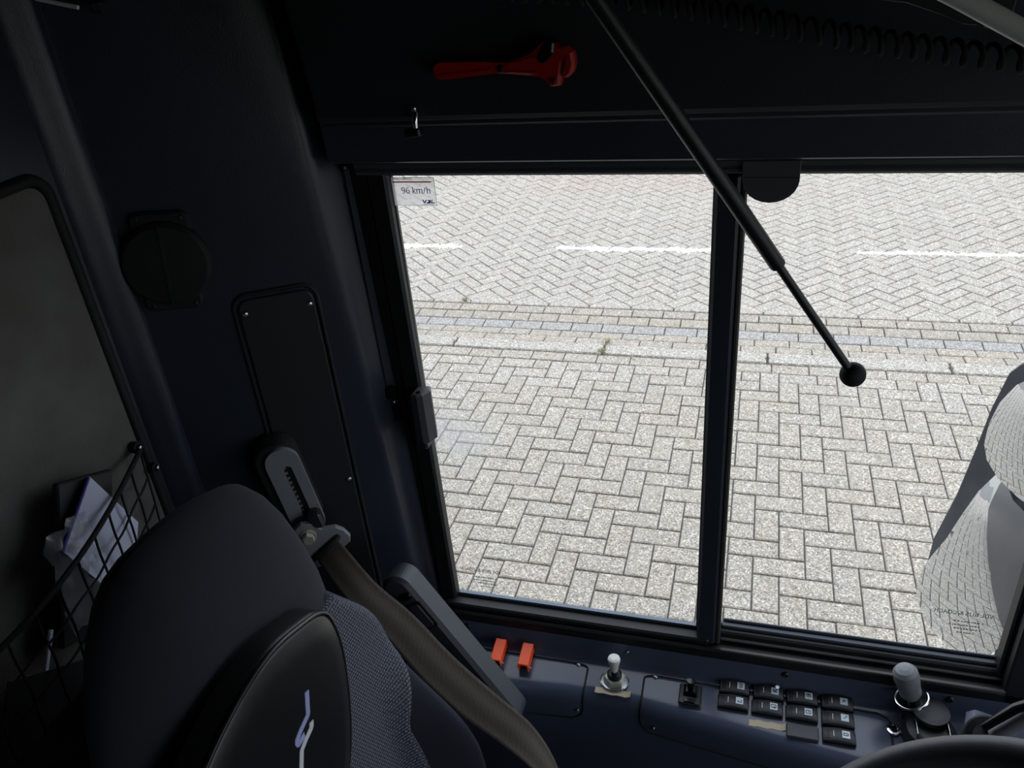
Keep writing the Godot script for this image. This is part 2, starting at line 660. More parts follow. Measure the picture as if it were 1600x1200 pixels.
func pavement():
	var bed := mb()
	bed.box(Vector3(-2, -0.516, -2.73), Vector3(16, 1, 3.46))
	bed.box(Vector3(-2, -0.535, -4.79), Vector3(16, 1, 0.66))
	bed.box(Vector3(-2, -0.516, -8.06), Vector3(16, 1, 5.88))
	struct(bed, "paving_bed", M.sand, "sandy bed between the paving bricks")
	var far := mb()
	far.box(Vector3(0, -0.60, 0), Vector3(80, 1, 80))
	struct(far, "open_ground", M.ground, "paved ground farther off")
	var brick := brick_mesh(2 * W - 0.007, W - 0.007)

	# pavement beside the bus: herringbone square to the kerb
	var side := setting("sidewalk", Vector3(0, 0, -3.1), "beige concrete bricks in herringbone between bus and kerb")
	var spots := []
	var gx := -1.1659
	var gz := -3.0717
	var wz := 0.1058
	for i in range(-48, 46):
		for j in range(-12, 22):
			var k := posmod(i - j, 4)
			var z0 := gz + j * wz - i * W * 0.00395
			if k == 0:
				if j + 1 > 21: continue
				var p := Vector3(gx + (i + 0.5) * W, 0, z0 + wz)
				spots.append({p = p, a = PI / 2, d = p.distance_to(EYE), seen = in_view(p)})
			elif k == 1:
				var p := Vector3(gx + (i + 1) * W, 0, z0 + wz * 0.5)
				spots.append({p = p, a = 0.0, d = p.distance_to(EYE), seen = in_view(p)})
	var halves := []                      # half bricks along the edge course
	for i in range(-48, 46):
		if posmod(i + 12, 4) == 3:
			halves.append(Vector3(gx + (i + 0.5) * W, 0, gz - 12 * wz + wz * 0.5 - i * W * 0.00395))
	for i in range(-40, 36):               # the straight course along the kerb
		var p := Vector3(-1.9335 + (i + 0.5) * 2 * W, 0, -4.399)
		spots.append({p = p, a = 0.0, d = p.distance_to(EYE) - 1.0, seen = in_view(p) and p.x > -2.6})
	lay(side, spots, brick, M.bricks)
	var half := brick_mesh(W - 0.007, W - 0.007)
	for h in halves:
		if in_view(h): place(half, "half_brick", M.bricks[rng.randi() % 5], side, Transform3D(Basis.IDENTITY, h))

	# kerb: metre-long concrete stones with chipped ends
	var kerb := setting("kerb", Vector3(0, 0, -4.52), "row of metre-long pale concrete kerb stones")
	for k in range(-3, 5):
		var x0 := -1.869 + k * 0.9935
		var m := mb()
		var poly := PackedVector2Array()
		var zc := -4.519
		for q in [[0.006, -0.058], [0.25, -0.0595], [0.5, -0.058], [0.75, -0.0595], [0.985, -0.058], [0.9885, -0.02], [0.975, 0.0], [0.986, 0.03], [0.984, 0.058], [0.5, 0.0585], [0.012, 0.058], [0.005, 0.025], [0.014, 0.004], [0.006, -0.02]]:
			poly.append(Vector2(x0 + q[0], -(zc + q[1] + rng.randf_range(-0.002, 0.002))))
		m.prism(poly, Vector3.ZERO, Basis(Vector3.RIGHT, Vector3(0, 0, -1), Vector3.UP), -0.12, 0.006, 0.006)
		build(m, "kerb_stone", M.kerb, kerb)

	# gutter: five stretcher courses, dished in the middle
	var gut := setting("gutter", Vector3(0, 0, -4.86), "five shallow dished courses of pinkish bricks beyond the kerb")
	var zs := [-4.585, -4.692, -4.797, -4.902, -5.008, -5.128]
	var ys := [0.0, -0.010, -0.020, -0.012, -0.002, 0.0]
	var sh := [0.02, 0.10, 0.155, 0.04, 0.12]
	var gs := []
	for r in 5:
		var zm: float = (zs[r] + zs[r + 1]) * 0.5
		var ym: float = (ys[r] + ys[r + 1]) * 0.5
		var tilt: float = atan2(ys[r + 1] - ys[r], zs[r] - zs[r + 1])
		for i in range(-30, 26):
			var p := Vector3(-1.93 + sh[r] + (i + 0.5) * 2 * W, ym, zm)
			var wet: bool = r == 2
			gs.append({p = p, a = 0.0, tilt = tilt, d = p.distance_to(EYE), seen = in_view(p), mats = M.damp if wet else M.gutter})
	lay(gut, gs, brick, M.gutter)

	# street: herringbone at 45 degrees, five-sided edge stones along the gutter
	var street := setting("street", Vector3(0, 0, -6.5), "grey beige street of bricks laid in diagonal herringbone")
	var step := W * sqrt(2.0)              # half the edge period
	var vx := -2.2639
	var zb := -5.137
	var zv := -5.165
	var u := Vector3(1, 0, -1) / sqrt(2.0) * W
	var v := Vector3(-1, 0, -1) / sqrt(2.0) * W
	var o := Vector3(vx, 0, zv)
	var ss := []
	for a in range(-75, 110):
		for b in range(-75, 110):
			var lo := -2 * int(floor(a / 2.0))
			if b < lo: continue
			var k := posmod(a - b, 4)
			var p := Vector3.ZERO
			var ang := 0.0
			if k == 0:
				p = o + u * (a + 1.0) + v * (b + 0.5)
				ang = PI / 4
			elif k == 3:
				p = o + u * (a + 0.5) + v * (b + 1.0)
				ang = -PI / 4
			else: continue
			if p.z < -10.2 or p.x < -8.0 or p.x > 5.5: continue
			ss.append({p = p, a = ang, d = p.distance_to(EYE), seen = in_view(p)})
	lay(street, ss, brick_mesh(2 * W - 0.010, W - 0.010), M.street)
	var g := 0.006
	for k in range(-19, 26):
		var x0 := vx + k * 2 * step
		var m := mb()
		var poly := PackedVector2Array([Vector2(x0 + g, -zb), Vector2(x0 + 2 * step - g, -zb), Vector2(x0 + 2 * step - g, -zv + g), Vector2(x0 + step, -zv + step - g), Vector2(x0 + g, -zv + g)])
		m.prism(poly, Vector3(0, rng.randf_range(-0.002, 0.001), 0), Basis(Vector3.RIGHT, Vector3(0, 0, -1), Vector3.UP), -0.06, 0.0, 0.005)
		build(m, "edge_stone", M.street[rng.randi() % 4], street)
	# worn dashes of the white line: flakes of thick paint on the bricks
	for d in [[-3.4, -2.42], [-1.58, -0.36], [0.74, 2.35]]:
		var x: float = d[0]
		while x < d[1]:
			var l := rng.randf_range(0.05, 0.17)
			if rng.randf() < 0.92:
				var m := mb()
				var poly := PackedVector2Array()
				var z0 := 6.255 + 0.012 * x
				var w0 := rng.randf_range(0.045, 0.085)
				var w1 := rng.randf_range(0.025, 0.080)
				var n := 7
				for i in n + 1: poly.append(Vector2(x + l * i / n, z0 - w1 * rng.randf_range(0.1, 1.0)))
				for i in n + 1: poly.append(Vector2(x + l * (n - i) / n, z0 + w0 * rng.randf_range(0.2, 1.0)))
				m.prism(poly, Vector3.ZERO, Basis(Vector3.RIGHT, Vector3(0, 0, -1), Vector3.UP), -0.004, 0.0022)
				build(m, "paint_flake", M.paint, street)
			x += l * rng.randf_range(0.85, 1.02)

func weeds():
	for w in [[Vector3(-0.873, 0.0, -4.48), "small yellowish weed in the joint between two kerb stones"], [Vector3(-0.868, 0.0, -4.60), "small yellowish weed where kerb joint meets the gutter"], [Vector3(-2.01, 0.0, -5.14), "small green weed between edge stones and gutter"]]:
		var m := mb()
		for k in 18:
			var a := rng.randf() * TAU
			var r := rng.randf_range(0.0, 0.018)
			var b: Vector3 = w[0] + Vector3(cos(a) * r, 0.004, sin(a) * r)
			var t := b + Vector3(cos(a) * rng.randf_range(0.005, 0.03), rng.randf_range(0.008, 0.03), sin(a) * rng.randf_range(0.005, 0.03))
			var s := Vector3(-sin(a), 0, cos(a)) * 0.004
			m.quad(b - s, b + s, (b + t) * 0.5 + s * 1.4 + Vector3(0, 0.006, 0), (b + t) * 0.5 - s * 1.4 + Vector3(0, 0.006, 0), Vector3.UP)
			m.tri((b + t) * 0.5 - s * 1.4 + Vector3(0, 0.006, 0), (b + t) * 0.5 + s * 1.4 + Vector3(0, 0.006, 0), t, Vector3.UP)
		tag(build(m, "weed", M.weed), w[1], "weed", "weeds in the paving joints")

# ---------------------------------------------------------------- the bus body
func bus_shell():
	var m := mb()
	m.box(Vector3(-1.5, FLOOR_Y - 0.06, 0.2), Vector3(5.4, 0.12, 2.5))
	struct(m, "floor", M.floor)
	m = mb()
	m.box(Vector3(-1.5, ROOF_Y + 0.05, 0.2), Vector3(5.6, 0.10, 2.62))
	struct(m, "ceiling", M.ceiling)
	# driver's side, round the window opening
	m = mb()
	var zc := -1.045
	m.box(Vector3(-1.5, 0.5 * (0.32 + 1.275), zc), Vector3(5.4, 1.275 - 0.32, 0.07))
	m.box(Vector3(-1.5, 0.5 * (2.22 + 3.0), zc), Vector3(5.4, 0.78, 0.07))
	m.box(Vector3(-2.375, 0.5 * (1.275 + 2.22), zc), Vector3(3.65, 0.945, 0.07))
	m.box(Vector3(0.84, 0.5 * (1.275 + 2.22), zc), Vector3(0.72, 0.945, 0.07))
	m.box(Vector3(-0.04, 1.31, -1.012), Vector3(1.04, 0.09, 0.004))
	struct(m, "wall_left", M.body)
	# far side
	m = mb()
	m.box(Vector3(-1.5, 0.5 * (0.32 + 3.0), 1.42), Vector3(5.4, 2.68, 0.07))
	struct(m, "wall_right", M.body)
	m = mb()
	m.box(Vector3(-4.17, 1.66, 0.2), Vector3(0.07, 2.68, 2.5))
	struct(m, "wall_back", M.body)
	# front: the windscreen opening
	m = mb()
	m.box(Vector3(1.17, 0.5 * (0.32 + 1.42), 0.2), Vector3(0.07, 1.10, 2.5))
	m.box(Vector3(1.17, 0.5 * (2.35 + 3.0), 0.2), Vector3(0.07, 0.65, 2.5))
	struct(m, "wall_front", M.body)
	var w2 := setting("window_2", Vector3(1.17, 1.885, 0.2), "windscreen across the front of the bus")
	m = mb()
	m.box(Vector3(1.17, 1.885, 0.2), Vector3(0.008, 0.93, 2.4))
	build(m, "pane", M.clear, w2)

func lean(y: float) -> float: return (2.17 - y) * 0.034     # the post leans forward towards its foot

# ---------------------------------------------------------------- driver's side window
func pane(x0: float, y0: float, x1: float, y1: float, z: float, material: Material, parent: Node) -> MeshInstance3D:
	var st := SurfaceTool.new()
	st.begin(Mesh.PRIMITIVE_TRIANGLES)
	var org := where(parent)
	var p := [Vector3(x0, y1, z), Vector3(x1, y1, z), Vector3(x1, y0, z), Vector3(x0, y0, z)]
	var uv := [Vector2(0, 0), Vector2(1, 0), Vector2(1, 1), Vector2(0, 1)]
	for i in [0, 1, 2, 0, 2, 3]:
		st.set_uv(uv[i]); st.set_normal(Vector3.BACK); st.add_vertex(p[i] - org)
	var o := MeshInstance3D.new()
	o.name = "pane"
	parent.add_child(o, true)
	o.mesh = st.commit()
	o.material_override = material
	return o

func bar(m: MB, x0: float, y0: float, x1: float, y1: float, z0: float, z1: float, bev := 0.003):
	m.box(Vector3((x0 + x1) / 2, (y0 + y1) / 2, (z0 + z1) / 2), Vector3(abs(x1 - x0), abs(y1 - y0), abs(z1 - z0)), Basis.IDENTITY, bev)

func side_window():
	var win := setting("window_1", Vector3(-0.04, 1.36, -1.0), "driver's sliding side window in a black rubber frame")
	# rubber surround, left side leaning with the post
	var m := mb()
	for part in [[-0.030, -0.0, -1.003, -0.984], [-0.064, -0.030, -1.003, -0.990]]:
		var rows := []
		for y in [1.30, 2.19]:
			var s := -0.476 + (0.006 if y < 1.5 else 0.0)
			var l := lean(y) * 0.9 if part[0] < -0.04 else 0.0
			var a: float = s + part[0] + l
			var b: float = s + part[1] + (l if part[1] < -0.02 and part[0] < -0.04 else 0.0)
			if part[1] < -0.02: b = s - 0.030
			var ring := []
			for q in [[a, part[2]], [a, part[3] - 0.004], [a + 0.004, part[3]], [b - 0.004, part[3]], [b, part[3] - 0.004], [b, part[2]]]:
				ring.append(Vector3(q[0], y, q[1]))
			rows.append(ring)
		m.grid(rows, Vector3.ZERO, true)
		m.fan(rows[0], Vector3.DOWN); m.fan(rows[1], Vector3.UP)
	bar(m, -0.49, 1.345, 0.44, 1.372, -1.012, -0.965)            # bottom rubber
	bar(m, -0.49, 1.372, -0.03, 1.384, -1.004, -0.972)
	bar(m, -0.03, 1.372, 0.44, 1.392, -1.012, -0.988)
	bar(m, -0.50, 2.146, 0.46, 2.22, -1.03, -0.985)              # top
	bar(m, 0.398, 1.345, 0.47, 2.19, -1.012, -0.965)              # front side
	bar(m, 0.390, 1.37, 0.402, 2.15, -1.012, -0.985)
	build(m, "rubber_frame", M.rubber, win)
	m = mb()                                                     # bright channel under the sliding pane
	bar(m, -0.474, 1.382, -0.048, 1.3905, -1.003, -0.9925, 0.002)
	build(m, "lower_channel", M.aluminium, win)
	m = mb()
	bar(m, -0.012, 1.391, 0.392, 1.3975, -1.012, -0.996, 0.002)
	bar(m, -0.010, 1.3975, 0.392, 1.402, -1.012, -1.006, 0.002)
	build(m, "front_channel", M.frame_blue, win)
	m = mb()                                                     # track steps with a worn edge
	bar(m, -0.012, 1.3725, 0.40, 1.3765, -0.970, -0.9635, 0.0012)
	bar(m, -0.012, 1.378, 0.40, 1.382, -0.9885, -0.982, 0.0012)
	build(m, "track_lip", M.edge_strip, win)
	m = mb()
	bar(m, -0.050, 1.372, -0.020, 2.15, -1.006, -0.975, 0.004)
	build(m, "sash_stile", M.frame_blue, win)
	m = mb()
	bar(m, -0.020, 1.372, -0.0125, 2.15, -1.006, -0.978, 0.002)
	build(m, "stile_edge_strip", M.edge_strip, win)
	m = mb()
	bar(m, -0.0525, 1.388, -0.050, 2.148, -1.004, -0.995, 0.0008)
	build(m, "glazing_bead", M.aluminium, win)
	m = mb()
	bar(m, -0.476, 1.388, -0.4735, 2.146, -1.004, -0.998, 0.0006)
	build(m, "glass_edge", M.edge_strip, win)
	var p1 := pane(-0.473, 1.388, -0.052, 2.148, -1.0, M.glass, win)
	var p2 := pane(-0.014, 1.398, 0.398, 2.148, -1.008, M.glass_front, win)
	etched(p1, Vector3(-0.386, 1.440, -0.9985), 0.062)
	etched(p2, Vector3(0.372, 1.476, -1.0065), 0.066)
	# latch of the sliding pane
	var la := Node3D.new()
	la.name = "latch"
	win.add_child(la, true)
	la.position = Vector3(-0.465, 1.77, -0.97) - win.position
	m = mb()
	bar(m, -0.484, 1.724, -0.466, 1.818, -0.985, -0.958, 0.003)
	build(m, "latch_body", M.black, la)
	m = mb()
	m.prism(PackedVector2Array([Vector2(-0.480, 0.985), Vector2(-0.460, 0.990), Vector2(-0.455, 0.976), Vector2(-0.462, 0.960), Vector2(-0.470, 0.955), Vector2(-0.481, 0.957)]), Vector3.ZERO, Basis(Vector3.RIGHT, Vector3(0, 0, -1), Vector3.UP), 1.738, 1.824, 0.003)
	build(m, "latch_grip", M.rocker, la)
	m = mb()
	m.lathe([Vector2(0.0035, 0), Vector2(0.0035, 0.0012), Vector2(0, 0.0016)], Vector3(-0.470, 1.824, -0.965), Basis.IDENTITY, 12)
	build(m, "screw", M.gloss_black, la)

	# sticker on the glass
	var t := thing("speed_sticker", Vector3(-0.443, 2.121, -0.996), "small clear sticker reading 96 km/h on the window glass", "sticker")
	m = mb()
	m.box(Vector3(-0.443, 2.122, -0.9965), Vector3(0.062, 0.039, 0.0006))
	build(m, "backing", M.sticker, t)
	m = mb()
	bar(m, -0.472, 2.1345, -0.4165, 2.136, -0.9961, -0.9956, 0)
	build(m, "red_line", M.label_red, t)
	m = mb()
	for q in [[-0.4735, 2.141, -0.4125, 2.1413], [-0.4735, 2.103, -0.4125, 2.1033], [-0.4128, 2.103, -0.4125, 2.141]]: bar(m, q[0], q[1], q[2], q[3], -0.9961, -0.9957, 0)
	build(m, "border", M.label_grey, t)
	lettering("SPEED LIMITER", 0.0042, Vector3(-0.472, 2.1372, -0.9958), M.label_grey, t, "heading")
	lettering("96 km/h", 0.0115, Vector3(-0.4615, 2.1165, -0.9958), M.label_blue, t, "speed_text")
	m = mb()                                                     # slanted maker's mark V D L
	for q in [[[0, 5], [1.5, 5], [3, 1.6], [5.2, 5], [7, 5], [3.6, 0], [2.0, 0]], [[7.6, 5], [12.4, 5], [13.2, 3.6], [11.6, 0], [5.6, 0], [6.6, 1.3], [10.4, 1.3], [11.2, 3.4], [8.6, 3.4]], [[14.4, 5], [16, 5], [14.6, 1.3], [19, 1.3], [18.4, 0], [12.6, 0]]]:
		var poly := PackedVector2Array()
		for c in q: poly.append(Vector2(c[0], c[1]) * 0.00092)
		m.prism(poly, Vector3(-0.4325, 2.1062, -0.9961), Basis.IDENTITY, 0, 0.0004)
	bar(m, -0.4315, 2.1046, -0.4165, 2.1051, -0.9961, -0.9957, 0)
	build(m, "maker_mark", M.label_blue, t)

	# roller blind: its bottom bar and pull flap over the top of the window
	t = thing("roller_blind", Vector3(0.2, 2.164, -0.962), "rolled-up blind with grey bottom bar above the side window", "blind")
	m = mb()
	var rows := []
	for x in [-0.503, 1.10]:
		var ring := []
		for q in [[-0.975, 2.174], [-0.956, 2.174], [-0.953, 2.171], [-0.953, 2.166], [-0.956, 2.1635], [-0.954, 2.161], [-0.955, 2.158], [-0.958, 2.1555], [-0.973, 2.1555], [-0.975, 2.158]]:
			ring.append(Vector3(x, q[1], q[0]))
		rows.append(ring)
	m.grid(rows, Vector3.ZERO, true)
	m.fan(rows[0], Vector3.LEFT); m.fan(rows[1], Vector3.RIGHT)
	build(m, "bottom_bar", M.blind, t)
	m = mb()
	var poly := PackedVector2Array([Vector2(-0.0195, 2.172), Vector2(-0.0185, 2.150)])
	for k in 13:
		var a := PI + PI * k / 12
		poly.append(Vector2(0.0125 + 0.031 * cos(a), 2.150 + 0.0265 * sin(a)))
	poly.append(Vector2(0.0435, 2.172))
	m.prism(poly, Vector3(0, 0, 0), Basis.IDENTITY, -0.953, -0.9500, 0.0008)
	build(m, "pull_flap", M.blind, t)
	m = mb()
	bar(m, -0.017, 2.1527, 0.0422, 2.1533, -0.950, -0.9494, 0)
	build(m, "flap_stitching", M.seal, t)

	# guide cord of the blind at the rear edge of the window
	t = thing("blind_guide_cord", Vector3(-0.531, 1.80, -0.975), "thin taut cord running down the rubber left of the window", "cord")
	m = mb()
	m.tube([Vector3(-0.531, 2.162, -0.978), Vector3(-0.527, 1.822, -0.976)], 0.0016, 8)
	build(m, "cord", M.dark_metal, t)
	m = mb()
	m.lathe([Vector2(0.004, 0), Vector2(0.006, 0.002), Vector2(0.006, 0.006), Vector2(0.003, 0.009)], Vector3(-0.531, 2.157, -0.978), Basis.IDENTITY, 14)
	build(m, "top_clip", M.gloss_black, t)
	m = mb()
	m.lathe([Vector2(0, 0), Vector2(0.0115, 0), Vector2(0.0125, 0.003), Vector2(0.0115, 0.010), Vector2(0.007, 0.012), Vector2(0, 0.012)], Vector3(-0.524, 1.812, -0.984), Basis(Vector3.RIGHT, PI / 2), 20)
	m.box(Vector3(-0.520, 1.785, -0.982), Vector3(0.014, 0.05, 0.010), Basis.IDENTITY, 0.003)
	build(m, "tensioner", M.gloss_black, t)
	m = mb()
	m.ball(Vector3(-0.5165, 1.800, -0.972), Vector3(0.003, 0.003, 0.003))
	build(m, "pin", M.chrome, t)

func lettering(text: String, size: float, at: Vector3, material: Material, parent: Node, called: String, bas := Basis.IDENTITY, centred := false):
	var tm := TextMesh.new()
	var fo := SystemFont.new()
	fo.font_names = PackedStringArray(["Droid Sans"])
	tm.font = fo
	tm.text = text
	tm.font_size = 32
	tm.pixel_size = size / 32.0
	tm.depth = 0.0003
	tm.horizontal_alignment = HORIZONTAL_ALIGNMENT_CENTER if centred else HORIZONTAL_ALIGNMENT_LEFT
	tm.vertical_alignment = VERTICAL_ALIGNMENT_BOTTOM
	return place(tm, called, material, parent, Transform3D(bas, at))

# the maker's print on the pane reads from outside, so it is reversed in here
func etched(parent: Node, right: Vector3, width: float):
	var turn := Basis(Vector3.UP, PI)
	lettering("VDL BUS & COACH", width / 6.9, right, M.print, parent, "etched_name", turn)
	var m := mb()
	var y := right.y - 0.011
	for row in [[0.16, 0.78, 9], [0.22, 0.86, 11], [0.18, 0.74, 9], [0.30, 0.66, 6]]:
		for k in row[2]:
			var a: float = lerpf(row[0], row[1], k / float(row[2]))
			var b: float = a + (row[1] - row[0]) / row[2] * (0.8 if k % 3 else 0.5)
			bar(m, right.x - a * width, y, right.x - b * width, y + 0.0016, right.z, right.z + 0.0003, 0)
		y -= 0.0072 * width / 0.064
	build(m, "etched_marks", M.print, parent)

# ---------------------------------------------------------------- the corner post and its fittings
const CQ := Vector3(-0.547, 0, -0.939)                            # front edge of the slanted face
var ce := Vector3(-0.857, 0, 0.515)                               # runs back along the face
var cn := Vector3(0.515, 0, 0.857)                                # out of the face

func on_post(s: float, y: float, out := 0.0) -> Vector3: return CQ + ce * s + cn * out + Vector3(0, y, 0)

func corner_post():
	var m := mb()
	m.sm = 1
	var rows := []
	for y in [FLOOR_Y, 1.2, 1.5, 1.8, 2.1, 2.4, ROOF_Y]:
		var l := lean(y)
		var ring := []
		for q in [[-0.520, -1.01], [-0.5335, -0.985], [-0.541, -0.9655], [-0.5462, -0.9510], [-0.5475, -0.9475], [-0.5488, -0.9435], [-0.5508, -0.9395], [-0.5535, -0.9362], [-0.5565, -0.9338], [-0.5595, -0.9318]]:
			ring.append(Vector3(q[0] + l, y, q[1] + (l * -0.60 if q[1] > -0.97 else 0.0)))
		ring.append(on_post(0.022 - l * 0.3, y))
		for s in [0.08, 0.16, 0.24, 0.262]: ring.append(on_post(s, y))
		rows.append(ring)
	m.grid(rows, Vector3(0.5, 0, 0.85))
	struct(m, "wall_corner", M.plastic, "slanted dark plastic post beside the window")
	# rounded cover strip in the corner behind the post
	m = mb()
	m.sm = 1
	rows = []
	for y in [FLOOR_Y, ROOF_Y]:
		var ring := []
		for q in [[-0.770, -0.806], [-0.7655, -0.803], [-0.7625, -0.797], [-0.763, -0.789], [-0.769, -0.781], [-0.777, -0.774], [-0.783, -0.766], [-0.792, -0.760]]:
			ring.append(Vector3(q[0], y, q[1]))
		rows.append(ring)
	m.grid(rows, Vector3(1, 0, 0.2))
	struct(m, "trim_3", M.plastic, "rounded cover strip between post and rear partition")

	# screwed access cover
	var t := thing("access_cover", on_post(0.09, 1.30, 0.002), "tall dark access cover with rounded corners screwed to the slanted post", "cover")
	var bas := Basis(-ce, Vector3.UP, cn)
	m = mb()
	m.prism(rounded(-0.142, 1.30, -0.0405, 2.012, 0.016), CQ, bas, 0.0005, 0.0045, 0.0015)
	build(m, "cover_plate", M.panel, t)
	m = mb()
	var path := []
	for p in rounded(-0.1475, 1.295, -0.0355, 2.0185, 0.021, 8): path.append(CQ - ce * p.x + Vector3(0, p.y, 0) + cn * 0.001)
	m.ring_tube(path, 0.0032)
	build(m, "gasket", M.seal, t)
	for q in [[0.1345, 1.992], [0.048, 1.990], [0.048, 1.690], [0.048, 1.39], [0.1345, 1.39]]:
		place(screw_mesh(0.0044), "screw", M.metal, t, Transform3D(Basis(cn.cross(Vector3.UP), cn, Vector3.UP).orthonormalized(), on_post(q[0], q[1], 0.0045)))

	# round black wall loudspeaker
	t = thing("wall_speaker", on_post(0.211, 2.085), "round matt black wall fitting with screwed lugs on the slanted post", "speaker")
	m = mb()
	m.prism(rounded(-0.036, -0.066, 0.036, 0.066, 0.012), on_post(0.211, 2.083), Basis(cn, -0.10) * bas, 0.0, 0.010, 0.003)
	build(m, "lug_plate", M.seal, t)
	m = mb()
	m.lathe([Vector2(0.054, 0), Vector2(0.056, 0.006), Vector2(0.055, 0.016), Vector2(0.050, 0.022), Vector2(0.020, 0.024), Vector2(0, 0.024)], on_post(0.211, 2.083), Basis(bas.x, cn, bas.x.cross(cn)), 40)
	build(m, "cap", M.seal, t)
	m = mb()
	m.box(on_post(0.211, 2.083, 0.0245), Vector3(0.003, 0.105, 0.002), Basis(cn, -0.10) * bas)
	build(m, "seam", M.black, t)
	for q in [[-0.026, 0.058], [0.026, 0.058], [-0.026, -0.058], [0.026, -0.058]]:
		var c := on_post(0.211, 2.083, 0.010) + (Basis(cn, -0.10) * bas) * Vector3(q[0], q[1], 0)
		place(screw_mesh(0.003), "screw", M.dark_metal, t, Transform3D(Basis(cn.cross(Vector3.UP), cn, Vector3.UP).orthonormalized(), c))

var screws := {}
func screw_mesh(r: float) -> Mesh:
	if screws.has(r): return screws[r]
	var m := mb()
	m.lathe([Vector2(r, 0), Vector2(r * 0.97, r * 0.25), Vector2(r * 0.75, r * 0.5), Vector2(r * 0.42, r * 0.62), Vector2(r * 0.30, r * 0.30), Vector2(0, r * 0.26)], Vector3.ZERO, Basis.IDENTITY, 14)
	screws[r] = m.mesh()
	return screws[r]

# ---------------------------------------------------------------- the wall behind the seat
func partition():
	var m := mb()
	m.box(Vector3(-0.825, 0.5 * (FLOOR_Y + ROOF_Y), -0.50), Vector3(0.07, ROOF_Y - FLOOR_Y, 1.03))
	struct(m, "wall_rear", M.plastic, "dark partition behind the driver's seat")
	var t := setting("trim_4", Vector3(-0.788, 1.0, -0.4), "grey panel let into the rear partition with a black rubber edge")
	m = mb()
	var bas := Basis(Vector3(0, 0, -1), Vector3.UP, Vector3.RIGHT)      # x of the outline runs towards the window
	m.prism(rounded(0.04, 0.98, 0.738, 2.213, 0.022, 6), Vector3(-0.79, 0, 0), bas, 0.0, 0.003, 0.001)
	build(m, "grey_panel", M.grey_panel, t)
	m = mb()
	var path := []
	for p in rounded(0.034, 0.975, 0.745, 2.220, 0.026, 8): path.append(Vector3(-0.789, p.y, -p.x))
	m.ring_tube(path, 0.0075)
	build(m, "rubber_edge", M.seal, t)
	# pale edge high on the partition
	t = thing("partition_rail", Vector3(-0.75, 2.39, -0.80), "thin pale rail in the corner between partition and post", "rail")
	m = mb()
	m.tube([Vector3(-0.790, 2.4035, -0.795), Vector3(-0.714, 2.3850, -0.800)], 0.0024, 8)
	build(m, "rod", M.pale_rail, t)
	m = mb()
	m.box(on_post(0.196, 2.3835, 0.020), Vector3(0.012, 0.012, 0.040), Basis(-ce, Vector3.UP, cn), 0.002)
	build(m, "bracket", M.black, t)

# ---------------------------------------------------------------- over the window
func extrude(profile: Array, x0: float, x1: float, material: Material, called: String, label: String):
	var m := mb()
	m.sm = -1
	var rows := []
	for x in [x0, x1]:
		var ring := []
		for q in profile: ring.append(Vector3(x, q[1], q[0]))
		rows.append(ring)
	m.grid(rows, Vector3.ZERO, true)
	m.fan(rows[0], Vector3.LEFT); m.fan(rows[1], Vector3.RIGHT)
	return struct(m, called, material, label)

func overhead():
	extrude([[-1.01, 2.20], [-1.01, 2.177], [-0.936, 2.177], [-0.931, 2.180], [-0.928, 2.222], [-0.930, 2.26], [-1.01, 2.26]], -0.525, 1.13, M.valance, "trim_1", "dark blue valance above the blind")
	extrude([[-1.01, 2.228], [-0.918, 2.228], [-0.904, 2.2285], [-0.900, 2.2315], [-0.899, 2.236], [-0.894, 2.238], [-0.890, 2.243], [-0.889, 2.27], [-0.872, 2.36], [-0.84, 2.46], [-0.78, 2.58], [-0.68, 2.72], [-0.52, 2.86], [-0.40, 2.95], [-1.01, 2.95]], -0.506, 1.13, M.overhead, "trim_2", "dark overhead panel curving up from the window to the roof")

